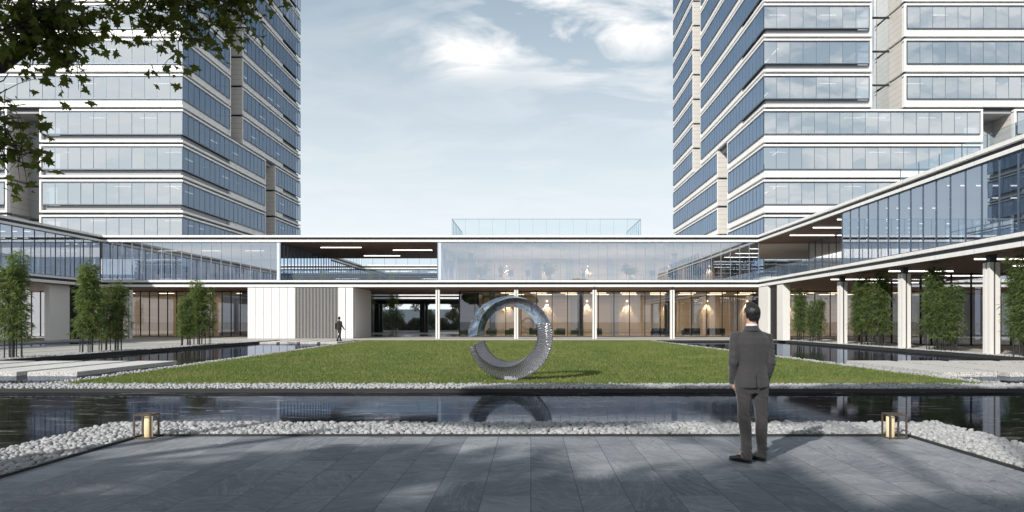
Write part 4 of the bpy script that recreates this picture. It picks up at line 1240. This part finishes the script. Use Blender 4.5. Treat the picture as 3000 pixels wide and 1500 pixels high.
place(A2, [(-34.6, 61.6, R(180), 'cream sofa upstairs in the shaded left corner'), (-30.2, 62.0, R(180), 'cream sofa upstairs beside the tall reddish plant'), (-27.8, 61.5, R(0), 'cream sofa upstairs in the middle of the left glass'), (-24.2, 61.8, R(180), 'cream sofa upstairs next to the open terrace'),
           (-33.4, 68.5, R(180), 'cream sofa downstairs in the left lobby'), (-30.2, 68.7, R(180), 'second cream sofa downstairs beside the lobby wall')], 'cream sofas', 5.275)
for o in bpy.data.objects:
    if o.get('label', '').find('downstairs') >= 0: o.location.z = .155
def table(w, d, h, mat='dark'):
    G = empty('coffee_table', '', 'table')
    m = MB(); m.box(-w / 2, w / 2, -d / 2, d / 2, h - .03, h); m.build('table_top', mat, G)
    m = MB()
    for sx in (-1, 1):
        for sy in (-1, 1): m.box(sx * (w / 2 - .04) - .015, sx * (w / 2 - .04) + .015, sy * (d / 2 - .04) - .015, sy * (d / 2 - .04) + .015, 0, h - .03)
    m.build('leg_frame', mat, G); return G
T0 = table(1.1, .6, .42)
place(T0, [(-.8, 68.3, 0, 'low lobby coffee table seen through the ring'), (5.7, 68.4, 0, 'low lobby coffee table between two armchairs'), (14.7, 68.4, 0, 'low lobby coffee table between the dark sofas')], 'lobby coffee tables', .155)
T1 = table(3.0, 1.1, .74, 'white2'); T1.location = (11.8, 62.6, 5.275); T1.name = 'meeting_table'; tag(T1, 'long white meeting table behind the upper glass', 'table')
def chair():
    G = empty('desk_chair', '', 'chair'); m = MB(); m.box(-.22, .22, -.22, .22, .43, .48); m.build('seat', 'chair', G)
    m = MB(); m.box(-.22, .22, .20, .24, .50, .98); m.build('backrest', 'chair', G)
    m = MB(); m.tube([(0, 0, .06), (0, 0, .43)], .025, 8)
    for k in range(5): m.tube([(0, 0, .07), (.27 * math.cos(k * 1.257), .27 * math.sin(k * 1.257), .03)], .016, 6)
    m.build('swivel_base', 'dark', G); return G
place(chair(), [(.0 - 1.8, 61.6, R(180), 'grey desk chair upstairs, left of two before the dim wall'), (-.3, 61.7, R(190), 'grey desk chair upstairs, right of two before the dim wall'),
                (10.9, 61.7, R(180), 'grey chair at the left half of the white meeting table'), (12.6, 61.7, R(172), 'grey chair at the right half of the white meeting table')], 'grey chairs upstairs', 5.275)
def cabinet():
    G = empty('display_cabinet', '', 'cabinet'); m = MB(); m.box(-.38, .38, -.25, .25, .06, 1.95); m.build('carcass', 'pot', G)
    m = MB(); m.box(-.36, -.003, -.272, -.252, .09, 1.92); m.box(.003, .36, -.272, -.252, .09, 1.92); m.build('door', 'white2', G)
    m = MB(); m.box(-.34, .34, -.22, .22, 0, .06); m.build('plinth', 'dark', G); return G
place(cabinet(), [(-7.3, 63.2, 0, 'tall white cabinet upstairs nearest the open terrace'), (-5.35, 63.2, 0, 'tall white cabinet upstairs right of the first wall lamp'), (.55, 63.2, 0, 'tall white cabinet upstairs above the ring sculpture')], 'white cabinets upstairs', 5.275)
def pendant():
    G = empty('pendant_lamp', '', 'lamp'); m = MB(); m.tube([(0, 0, 0), (0, 0, .75)], .008, 6); m.build('cord', 'dark', G)
    m = MB(); m.tube([(0, 0, -.10), (0, 0, -.07), (0, 0, 0), (0, 0, .03)], [.17, .165, .05, .03], 18); m.build('lamp_shade', 'dark', G, True)
    m = MB(); m.tube([(0, 0, -.105), (0, 0, -.099)], .12, 14); m.build('diffuser', 'lightd', G); return G
place(pendant(), [(x, 69.4, 0, 'small dark pendant lamp over the lobby seats, ' + w) for x, w in ((-5.6, 'leftmost of five'), (-3.9, 'second from the left'), (3.4, 'just above and right of the ring'), (6.4, 'fourth from the left'), (10.4, 'rightmost of five'))], 'pendant lamps in the lobby', 3.75)

# ================================================================== PEOPLE
def hand(mb, wrist, direction, palm_n, side, s=1.0, curl=.5):
    """palm, four fingers of unequal length with a knuckle bend, and a thumb from the side of the palm"""
    w = Vector(wrist); d = Vector(direction).normalized(); n = Vector(palm_n); n = (n - d * n.dot(d)).normalized(); a = d.cross(n) * side
    mb.tube([w - d * .02 * s, w + d * .03 * s, w + d * .075 * s, w + d * .092 * s], [(.026 * s, .019 * s), (.036 * s, .017 * s), (.041 * s, .015 * s), (.036 * s, .011 * s)], 12, up=n)
    for i, (o, L) in enumerate(((-.029, .066), (-.010, .076), (.010, .071), (.028, .056))):
        b = w + d * .086 * s + a * o * s; c = curl * (.8 + .15 * i)
        p1 = b + (d * math.cos(c * .5) + n * math.sin(c * .5)) * L * .45 * s
        p2 = p1 + (d * math.cos(c * 1.2) + n * math.sin(c * 1.2)) * L * .32 * s
        p3 = p2 + (d * math.cos(c * 1.9) + n * math.sin(c * 1.9)) * L * .25 * s
        mb.tube([b - d * .015 * s, p1, p2, p3], [.0088 * s, .0086 * s, .0078 * s, .0062 * s], 8)
    b = w + d * .028 * s - a * .028 * s
    p1 = b + (d * .7 - a * .7 + n * .25).normalized() * .036 * s; p2 = p1 + (d * .9 - a * .25 + n * .35).normalized() * .030 * s
    mb.tube([b, p1, p2], [.0135 * s, .0105 * s, .0085 * s], 8)
def person(label, loc, rz, J, top, bot, shoe='leather', hi=False, group=None, top_name='jacket', bot_name='trousers', hairlong=False, female=False):
    """J: joints in metres. head, neck, sh/el/wr (l, r), hip/kn/an (l, r), toe (l, r)"""
    vs = .009 if hi else .016
    V3 = lambda k: Vector(J[k])
    m = MB()
    hd = V3('head'); nk = V3('neck'); hx = J.get('turn', 0.0)
    # head: cranium, jaw, nose, ears
    def hp(x, y, z):
        c, s_ = math.cos(hx), math.sin(hx); return hd + Vector((x * c - y * s_, x * s_ + y * c, z))
    m.ball(hp(0, -.012, .022), (.074, .092, .095), 20, 14)
    m.tube([hp(0, .02, .03), hp(0, .03, -.03), hp(0, .045, -.075), hp(0, .052, -.108)], [(.066, .070), (.061, .062), (.048, .046), (.026, .026)], 14, up=(0, 1, 0))
    m.tube([hp(0, .082, .022), hp(0, .105, -.018), hp(0, .088, -.030)], [.009, .0135, .012], 8)
    m.tube([hp(-.03, .082, .034), hp(.03, .082, .034)], .010, 8); m.tube([hp(-.02, .086, -.062), hp(.02, .086, -.062)], [.007, .007], 8)
    for s_ in (-1, 1): m.tube([hp(s_ * .073, -.002, -.028), hp(s_ * .084, -.010, .0), hp(s_ * .084, -.014, .024), hp(s_ * .076, -.006, .034)], [(.008, .012), (.008, .017), (.008, .018), (.006, .010)], 8)
    m.tube([nk + Vector((0, -.005, -.07)), nk, hd + Vector((0, -.005, -.055))], [.075, .058, .054], 14)
    # torso
    sl, sr, hl, hr = V3('sh_l'), V3('sh_r'), V3('hip_l'), V3('hip_r'); ch = (sl + sr) / 2; pv = (hl + hr) / 2
    wt = ch.lerp(pv, .58); sw = (sr - sl).length / 2; f = .92 if female else 1.0
    ax = (sr - sl).normalized()
    up_t = Vector((0, 1, 0))
    m.tube([pv + Vector((0, 0, -.06)), pv, wt, ch.lerp(pv, .28), ch + Vector((0, 0, .01)), ch + Vector((0, 0, .05)), nk], [(.11 * f, .09), (.15 * f, .105), (.128 * f, .088), (.15 * f, .10), (sw * .98, .085), (.11, .07), (.062, .058)], 20, up=up_t)
    for s_, e in (('l', -1), ('r', 1)):
        a, b, c = V3('sh_' + s_), V3('el_' + s_), V3('wr_' + s_)
        m.tube([a, a.lerp(b, .35), b, b.lerp(c, .3), c], [.050 * f, .046 * f, .038 * f, .038 * f, .026 * f], 12)
        dr = Vector(J.get('hd_' + s_, tuple((c - b).normalized())))
        hand(m, c, dr, J.get('pn_' + s_, (e * -1.0, .3, 0)), e, 1.0 if hi else 1.08, J.get('curl', .5))
        a, b, c = V3('hip_' + s_), V3('kn_' + s_), V3('an_' + s_); t = V3('toe_' + s_)
        m.tube([a + Vector((0, 0, .04)), a.lerp(b, .35), b, b.lerp(c, .3), c, c + Vector((0, 0, -.05))], [.085, .072, .052, .050, .032, .028], 12)
        m.tube([Vector((c.x, c.y, .045)) - (t - c).normalized() * .035, Vector((c.x, c.y, .045)), t.lerp(c, .62), t.lerp(c, .5)], [.026, .030, (.030, .020), (.018, .012)], 10)
    B = m.build('person', 'skin'); remesh(B, vs, 3)
    B.name = 'person'; B.location = loc; B.rotation_euler = (0, 0, rz)
    tag(B, label, 'person', group)
    # hair
    m = MB()
    m.ball(hp(0, -.020, .036), (.090, .102, .096), 24, 16)
    m.tube([hp(0, -.055, .02), hp(0, -.062, -.03), hp(0, -.058, -.070)], [(.078, .055), (.070, .044), (.056, .026)], 16, up=(0, 1, 0))
    m.tube([hp(-.035, .02, .115), hp(.03, .03, .118), hp(.06, .01, .10)], [.030, .034, .026], 10)
    if hairlong: m.tube([hp(0, -.06, .0), hp(0, -.075, -.12), hp(0, -.07, -.22)], [(.085, .05), (.085, .04), (.06, .02)], 14, up=(0, 1, 0))
    H = m.build('hair', 'hair', B); remesh(H, .007 if hi else .012, 2)
    if hi:
        for v in H.data.vertices:
            p = v.co; v.co = p + v.normal * (.004 * noise.noise(Vector((p.x * 90, p.y * 90, p.z * 22))))
    # trousers / skirt
    m = MB()
    if bot_name == 'skirt':
        kn = (V3('kn_l') + V3('kn_r')) / 2
        m.tube([kn + Vector((0, 0, .02)), pv.lerp(kn, .5), pv, wt], [(.17, .13), (.17, .13), (.165, .12), (.135, .10)], 18, up=up_t)
    else:
        m.tube([pv + Vector((0, 0, -.10)), pv + Vector((0, 0, -.02)), pv + Vector((0, 0, .10))], [(.125, .10), (.168, .122), (.160, .115)], 22, up=up_t)
        for s_, e in (('l', -1), ('r', 1)):
            a, b, c = V3('hip_' + s_), V3('kn_' + s_), V3('an_' + s_)
            m.tube([a + Vector((0, -.012, .03)), a.lerp(b, .3) + Vector((0, -.006, 0)), a.lerp(b, .7), b, b.lerp(c, .35) + Vector((0, -.012, 0)), b.lerp(c, .75), c + Vector((0, -.006, -.035)), c + Vector((0, 0, -.085))],
                   [(.098, .108), (.094, .086), (.080, .084), (.070, .074), (.068, .072), (.062, .066), (.064, .072), (.063, .074)], 18, up=(0, 1, 0))
    Tm = m.build(bot_name, bot, B); remesh(Tm, vs, 3)
    # jacket
    m = MB(); lo = J.get('hem', .87); k = 1.0
    px = pv.x * .4 + ch.x * .6
    zc = ch.z
    pr = [(lo, .198 * f, .140), (lo + .05, .198 * f, .142), (lo + .14, .188 * f, .136), (lo + .27, .170 * f, .122), (lo + .40, .188 * f, .128), (zc - .07, sw + .045, .128), (zc - .0, sw + .040, .112), (zc + .03, sw + .004, .086), (zc + .062, sw * .66, .084), (zc + .092, .085, .072), (zc + .115, .066, .064)]
    m.tube([(px * 1.0 + (pv.x - px) * max(0, (zc - .3 - z) / .4), -.004 + (nk.y if z > zc else 0) * .5, z) for z, a, b in pr], [(a, b) for z, a, b in pr], 28, up=up_t)
    if top_name != 'dress' or True:
        for s_, e in (('l', -1), ('r', 1)):
            a, b, c = V3('sh_' + s_), V3('el_' + s_), V3('wr_' + s_)
            m.tube([a + Vector((-e * .06, 0, .012)), a + Vector((e * .004, 0, .004)), a.lerp(b, .3), a.lerp(b, .8), b, b.lerp(c, .35), b.lerp(c, .8), c + (c - b).normalized() * .012], [.060, .066, .066, .060, .058, .056, .048, .047], 16)
    Jm = m.build(top_name, top, B); remesh(Jm, vs, 4)
    if hi:
        # folds: long soft creases on back and sleeves, tighter ones at elbow, waist, knee and cuff
        def fold(o, fn):
            o.data.update()
            ns = [v.normal.copy() for v in o.data.vertices]
            for v, n_ in zip(o.data.vertices, ns): v.co = v.co + n_ * fn(v.co)
        def fj(p):
            q = noise.noise(Vector((p.x * 11, p.y * 8, p.z * 3.0))) * .009
            q += noise.noise(Vector((p.x * 16 + p.z * 22, p.y * 9, p.z * 26))) * .008 * (1 if abs(p.x) > .2 else .35)
            if p.y < -.02 and .84 < p.z < 1.03:      # centre vent and the flare of the skirt
                g = abs(p.x - .02 - (1.03 - p.z) * .06); q -= .035 * math.exp(-(g / .010) ** 2) * min(1, (1.03 - p.z) / .05)
            if p.y < 0: q -= .006 * math.exp(-((p.x - .008) / .006) ** 2)   # back seam
            return q
        def ft(p):
            q = noise.noise(Vector((p.x * 14, p.y * 10, p.z * 5))) * .009
            kz = math.exp(-((p.z - .52) / .09) ** 2) + 1.5 * math.exp(-((p.z - .13) / .07) ** 2) + .8 * math.exp(-((p.z - .78) / .07) ** 2)
            q += noise.noise(Vector((p.x * 9, p.y * 9, p.z * 34 + p.x * 20))) * .013 * kz
            return q
        fold(Jm, fj); fold(Tm, ft)
        # jacket collar, shirt collar, side pockets' flaps, sleeve buttons
        m = MB(); cz = zc + .108
        m.tube([nk + Vector((0, -.002, -.010)), nk + Vector((0, -.002, .028))], [(.068, .070), (.064, .064)], 26, up=up_t); q = m.build('shirt_collar', 'shirt', B); remesh(q, .007, 2)
        m = MB(); m.tube([nk + Vector((0, -.008, -.060)), nk + Vector((0, -.008, -.03)), nk + Vector((0, -.008, .004))], [(.105, .088), (.084, .080), (.073, .074)], 26, up=up_t); q = m.build('jacket_collar', top, B); remesh(q, .008, 3)
        m = MB(); c = V3('wr_l'); b = V3('el_l'); d = (c - b).normalized()
        for i in range(3): m.ball(c - d * (.03 + .018 * i) + Vector((-.030, -.036, 0)), .006, 8, 6)
        m.build('button', 'leather', Jm, True)
    # shoes
    for s_ in 'lr':
        c = V3('an_' + s_); t = V3('toe_' + s_); d = Vector((t.x - c.x, t.y - c.y, 0)).normalized(); c0 = Vector((c.x, c.y, 0)); t0 = Vector((t.x, t.y, 0)); zl = t.z - .03
        base_z = max(0, J.get('lift_' + s_, 0))
        m = MB(); U = Vector((0, 0, 1))
        m.tube([c0 - d * .060 + U * (.045 + base_z), c0 - d * .045 + U * (.048 + base_z), c0 + d * .02 + U * (.052 + base_z), c0.lerp(t0, .45) + U * (.046 + base_z * .6), c0.lerp(t0, .8) + U * .034, t0 + d * .012 + U * .030, t0 + d * .035 + U * .026],
               [(.022, .024), (.038, .044), (.044, .052), (.046, .044), (.047, .031), (.038, .023), (.016, .012)], 16, up=(0, 0, 1))
        m.tube([c0 - d * .01 + U * (.05 + base_z), c0 - d * .008 + U * (.105 + base_z)], [.042, .043], 14)
        o = m.build('shoe', shoe, B); remesh(o, .007 if hi else .014, 2)
        if hi:
            m = MB(); m.tube([c0 - d * .062 + U * .006, c0 - d * .03 + U * .006, c0.lerp(t0, .45) + U * .006, c0.lerp(t0, .8) + U * .006, t0 + d * .036 + U * .006], [(.020, .0055), (.040, .0055), (.038, .0055), (.048, .0055), (.018, .0055)], 16, up=(0, 0, 1))
            m.build('sole', 'dark', o, True)
    return B
MAN = dict(head=(.0, .0, 1.705), neck=(.0, -.01, 1.575), turn=.22, sh_l=(-.178, 0, 1.452), sh_r=(.182, 0, 1.440), el_l=(-.222, -.045, 1.165), el_r=(.222, -.03, 1.16),
           wr_l=(-.196, .075, .925), wr_r=(.188, .085, .920), hd_l=(.25, .35, -1), hd_r=(-.2, .4, -1), pn_l=(1, 0, 0), pn_r=(-1, 0, 0),
           hip_l=(-.088, .0, .90), hip_r=(.098, .0, .90), kn_l=(-.078, .025, .53), kn_r=(.128, .03, .53), an_l=(-.070, -.05, .135), an_r=(.132, .045, .135),
           toe_l=(-.195, .105, .03), toe_r=(.055, .225, .03), hem=.865, curl=.9)
person('man in a grey suit with hands in pockets standing on the terrace, seen from behind', (2.52, 7.80, .001), 0, MAN, 'suit', 'trouser', hi=True).scale = (.985, .985, .985)
def std(w=1.0, **k):
    d = dict(head=(0, 0, 1.665), neck=(0, -.01, 1.53), sh_l=(-.17, 0, 1.41), sh_r=(.17, 0, 1.41), el_l=(-.23, -.02, 1.13), el_r=(.23, -.02, 1.13), wr_l=(-.22, .07, .88), wr_r=(.22, .07, .88),
             hip_l=(-.09, 0, .88), hip_r=(.09, 0, .88), kn_l=(-.09, .01, .50), kn_r=(.09, .01, .50), an_l=(-.09, 0, .10), an_r=(.09, 0, .10), toe_l=(-.12, .17, .03), toe_r=(.12, .17, .03), hem=.84)
    d.update(k); return d
WALK = std(kn_l=(-.09, .16, .52), an_l=(-.09, .20, .10), toe_l=(-.10, .37, .03), kn_r=(.09, -.04, .50), an_r=(.09, -.30, .13), toe_r=(.10, -.15, .04), el_l=(-.22, -.16, 1.15), wr_l=(-.24, -.14, .90),
           el_r=(.22, .02, 1.13), wr_r=(.25, .20, .93))
person('man in a black suit walking past the white panelled wall', (-14.75, 52.6, .10), R(-28), WALK, 'blacksuit', 'blacksuit').scale = (1.06, 1.06, 1.06)
ARMS = std(el_l=(-.24, .06, 1.16), el_r=(.24, .06, 1.16), wr_l=(.06, .20, 1.18), wr_r=(-.06, .22, 1.14), hd_l=(1, .1, .1), hd_r=(-1, .1, .1))
person('woman in a dark dress walking behind the upper glass, left of the tall plant', (-2.8, 64.0, 5.28), R(200), WALK, 'navy', 'navy', female=True, bot_name='skirt', top_name='blouse', hairlong=True)
person('person in white top and pale jeans with folded arms upstairs', (4.9, 63.8, 5.28), R(180), ARMS, 'shirt', 'denim', top_name='shirt')
person('person in white standing by the meeting table upstairs', (13.0, 63.9, 5.28), R(100), std(), 'shirt', 'shirt', top_name='shirt')
person('slim dark figure walking upstairs in the reflected roof shadow', (17.4, 64.2, 5.28), R(240), WALK, 'blacksuit', 'blacksuit', female=True, bot_name='skirt', top_name='blouse', hairlong=True)
SIT = std()
person('woman in a pale blouse standing with a book in the right wing, upper floor', (21.9, 37.2, 5.28), R(60), ARMS, 'navy', 'navy', top_name='blouse', female=True, hairlong=True)
person('man in dark clothes standing in the right wing, upper floor', (22.3, 34.6, 5.28), R(200), std(el_l=(-.24, .05, 1.15), wr_l=(-.15, .28, 1.2)), 'navy', 'blacksuit', top_name='shirt')

# ================================================================== MAPLE TREE
def maple_shape():
    half = [(0, 0), (.10, .02), (.40, -.10), (.30, .10), (.52, .18), (.78, .22), (.60, .38), (.66, .50), (.36, .46), (.30, .52), (.34, .70), (.16, .66), (.10, .84)]
    pts = half + [(0, 1.1)] + [(-x, y) for x, y in reversed(half[1:])]
    return np.array(pts)
MS = maple_shape()
def pix(u, v, y): return Vector(((u - 1555) * y / 2000, y, 1.6 + (943 - v) * y / 2000))
def maple():
    G = empty('maple_tree', 'maple tree with dark leafy branches hanging in at the upper left', 'tree', (-10.2, 1.0, 0))
    org = Vector((-10.2, 1.0, 0)); r = random.Random(11)
    tr = MB(); P = []; SZ = []; DR = []
    def limb(pts, r0, r1): tr.tube([Vector(p) - org for p in pts], [r0 + (r1 - r0) * i / (len(pts) - 1) for i in range(len(pts))], 9)
    tr.tube([(0, 0, -.1), (.05, .05, .6), (.0, .1, 2.0), (.2, .2, 3.4), (.5, .3, 5.0), (.9, .2, 6.6)], [.34, .25, .21, .19, .15, .08], 14)
    fork = Vector((-10.1, 1.2, 2.6))
    def twig(a, b, n, sz, leafy=1.0, wob=.12, rr=.012):
        """a wandering twig from a to b, with side shoots that carry the leaves"""
        pts = [a.lerp(b, t) + Vector((r.gauss(0, wob), r.gauss(0, wob), r.gauss(0, wob))) * math.sin(math.pi * t) for t in [k / 6 for k in range(7)]]
        pts[0] = a; pts[-1] = b; limb(pts, rr, rr * .35)
        for k in range(int(n * .62)):
            t = .12 + .88 * r.random(); i = min(5, int(t * 6)); p = pts[i].lerp(pts[i + 1], t * 6 - i)
            d = Vector((r.gauss(0, 1), r.gauss(0, .8), r.gauss(-.3, .7))).normalized(); q = p + d * (.10 + .30 * r.random())
            limb([p, p.lerp(q, .5) + Vector((0, 0, .02)), q], .004, .002)
            for j in range(r.randint(3, 5)):
                P.append(q + Vector((r.gauss(0, .07), r.gauss(0, .07), r.gauss(0, .06)))); SZ.append(sz * (.5 + .75 * r.random())); DR.append((r.gauss(0, .6), r.gauss(-.2, .6), -.75 + r.gauss(0, .35)))
        return pts
    # limb that enters at the left edge, then splits
    A = [fork, Vector((-9.4, 3.2, 3.6)), Vector((-8.2, 5.2, 4.4)), pix(-160, 225, 6.9), pix(0, 192, 7.0), pix(75, 140, 7.0), pix(150, 60, 7.0), pix(240, -60, 7.2)]
    limb(A, .13, .035)
    n0 = pix(75, 140, 7.0); n1 = pix(150, 60, 7.0)
    for (u, v, y, n) in [(200, 150, 7.0, 20), (295, 95, 7.2, 16), (255, 205, 6.9, 12), (265, 90, 7.3, 14), (180, 110, 6.8, 20), (60, 60, 6.7, 26), (20, 20, 7.0, 26), (130, 10, 6.8, 26), (230, 20, 7.0, 26), (10, 110, 6.6, 20), (100, 60, 7.2, 24), (160, -20, 6.9, 24), (60, -30, 6.9, 24), (210, 60, 7.0, 16)]:
        twig(n0 if r.random() < .5 else n1, pix(u, v, y), n, .086)
    B = [Vector((-8.2, 5.2, 4.4)), pix(-60, -250, 7.0), pix(300, -160, 7.4), pix(520, -120, 7.6), pix(700, -90, 7.8)]
    limb(B, .07, .03)
    for (u, v, y, n) in [(350, 60, 7.4, 16), (400, 20, 7.5, 22), (390, 105, 7.4, 15), (450, 105, 7.4, 15), (480, 30, 7.5, 26), (470, 165, 7.5, 10), (525, 165, 7.5, 10), (560, 40, 7.6, 30), (600, 100, 7.6, 22), (640, 20, 7.7, 32), (655, 85, 7.7, 26), (700, 40, 7.8, 30), (745, 45, 7.8, 18), (770, 0, 7.8, 18), (590, 0, 7.6, 30), (520, 70, 7.5, 24), (430, 60, 7.4, 18), (560, 125, 7.6, 14), (700, 90, 7.7, 14), (660, -40, 7.7, 24)]:
        j = B[2] if u < 430 else B[3] if u < 620 else B[4]
        twig(j, pix(u, v, y), n, .086)
    C = [Vector((-8.2, 5.2, 4.4)), pix(-180, 380, 6.6), pix(-60, 420, 6.6)]
    limb(C, .06, .02)
    for (u, v, y, n) in [(25, 215, 6.6, 8), (20, 260, 6.6, 10), (75, 305, 6.6, 10), (60, 345, 6.7, 16), (95, 365, 6.6, 10), (30, 400, 6.6, 18), (90, 445, 6.6, 12), (50, 470, 6.6, 12), (105, 485, 6.6, 9), (25, 505, 6.6, 5), (10, 330, 6.5, 14), (60, 420, 6.7, 14)]:
        twig(C[1] if v < 350 else C[2], pix(u, v, y), n, .086, wob=.08)
    near = len(P)
    # the rest of the crown, above and behind the camera on the left; its shade falls on the terrace
    def blob(c, rad, n, sz, dens=1.0):
        for k in range(n):
            d = Vector((r.gauss(0, 1), r.gauss(0, 1), r.gauss(0, .75))); d = d.normalized() * (r.random() ** .45)
            P.append(Vector(c) + Vector((d.x * rad[0], d.y * rad[1], d.z * rad[2]))); SZ.append(sz * (.7 + .7 * r.random())); DR.append((r.gauss(0, 1), r.gauss(0, 1), -.5 + r.gauss(0, .5)))
    for (c, rad, n) in SHADE_A:
        limb([Vector((-10.0, 1.2, 4.6)), Vector((-10, 1.2, 5)).lerp(Vector(c), .5) + Vector((0, 0, .4)), Vector(c)], .08, .02); blob(c, rad, n, .24)
    tr.build('trunk', 'bark', G, True)
    leafmesh(P, SZ, DR, org, G)
    return near
def leafmesh(P, SZ, DR, org, G):
    n = len(P); P = np.array([tuple(p - org) for p in P]); SZ = np.array(SZ); D = np.array(DR); D /= np.linalg.norm(D, axis=1)[:, None]
    s = np.cross(D, rng.normal(size=(n, 3))); s /= np.linalg.norm(s, axis=1)[:, None]; nn = np.cross(D, s)
    k = len(MS); x = MS[:, 0]; y = MS[:, 1]; zf = (np.abs(x) * .30 - .12 * y * y)
    V = P[:, None] + s[:, None] * (x[None, :, None] * SZ[:, None, None]) + D[:, None] * (y[None, :, None] * SZ[:, None, None]) + nn[:, None] * (zf[None, :, None] * SZ[:, None, None])
    fast('foliage', V.reshape(-1, 3), np.arange(n * k).reshape(-1, k), 'mleaf', G)
# shade canopy: where the crown must stand to shade the terrace (light direction is known)
def src(x, y, z):
    t = z / -SUN_D.z; return (x - SUN_D.x * t, y - SUN_D.y * t, z)
SHADE_A = []
rs = random.Random(5)
for (x, y, z, n) in [(-4.6, 5.6, 6.0, 1), (-2.6, 6.6, 6.3, 1), (-3.2, 4.4, 6.6, 1), (-1.0, 5.4, 6.4, 1), (.4, 6.3, 6.6, .6), (-5.6, 7.2, 5.8, .8), (-1.6, 3.2, 6.4, 1.2), (-4.4, 3.0, 6.2, 1.2), (-2.4, 8.1, 5.6, .35), (-6.2, 4.2, 6.4, 1.2), (-3.4, 5.2, 7.4, 1), (-5.8, 5.6, 6.8, 1)]:
    SHADE_A.append((src(x, y - .45, z), (1.25, .85, .75), int(900 * n)))
maple()
def back_tree():
    G = empty('maple_tree', 'second maple behind the viewer whose crown shades the terrace', 'tree', (-3.4, -6.4, -.02)); org = Vector((-3.4, -6.4, 0)); r = random.Random(4)
    tr = MB(); tr.tube([(0, 0, -.1), (.03, 0, .5), (.1, .1, 2.2), (0, .1, 4.4), (.2, .2, 6.4)], [.30, .23, .19, .15, .07], 12)
    P = []; SZ = []; DR = []
    for (x, y, z, n) in [(1.8, 4.9, 6.2, 1.2), (3.6, 5.0, 6.4, 1.2), (5.2, 5.4, 6.6, 1.2), (.2, 5.2, 6.3, 1.1), (2.8, 3.4, 6.5, 1.2), (4.8, 4.2, 6.4, 1.2), (.4, 3.6, 6.2, 1.2), (6.4, 6.2, 6.0, .9), (1.6, 6.6, 7.0, .25), (-.6, 7.6, 7.2, .18), (2.2, 2.0, 6.0, 1.2), (5.0, 2.6, 6.2, 1.2), (0, 1.6, 6.4, 1.3), (3.2, 1.4, 6.4, 1.3), (6.4, 3.6, 6.6, 1.2), (-2.6, 1.6, 6.4, 1.2), (3.6, 3.8, 7.4, 1), (1.2, 4.4, 7.6, 1)]:
        c = Vector(src(x, y, z)); tr.tube([Vector((0, .1, 4.0)), ((c - org) * .5) + Vector((0, 0, 2.4)), c - org], [.07, .04, .015], 7)
        for k in range(int(900 * n)):
            d = Vector((r.gauss(0, 1), r.gauss(0, 1), r.gauss(0, .75))).normalized() * (r.random() ** .45)
            P.append(c + Vector((d.x * 1.25, d.y * .85, d.z * .75))); SZ.append(.24 * (.7 + .7 * r.random())); DR.append((r.gauss(0, 1), r.gauss(0, 1), -.5 + r.gauss(0, .5)))
    for k_ in range(15):            # unseen high boughs, added to block sky light over the terrace
        c = Vector((-8 + (k_ % 5) * 4.0 + r.uniform(-.8, .8), 1.2 + (k_ // 5) * 1.6 + r.uniform(-.3, .3), 7.9 + r.uniform(-.3, .6)))
        tr.tube([Vector((.2, .2, 6.0)), ((c - org) * .5) + Vector((0, 0, 4.2)), c - org], [.07, .04, .015], 7)
        for k in range(950):
            d = Vector((r.gauss(0, 1), r.gauss(0, 1), r.gauss(0, .75))).normalized() * (r.random() ** .45)
            P.append(c + Vector((d.x * 2.2, d.y * 1.25, d.z * .45))); SZ.append(.32 * (.7 + .7 * r.random())); DR.append((r.gauss(0, 1), r.gauss(0, 1), -.3 + r.gauss(0, .4)))
    tr.build('trunk', 'bark', G, True); leafmesh(P, SZ, DR, org, G)
back_tree()
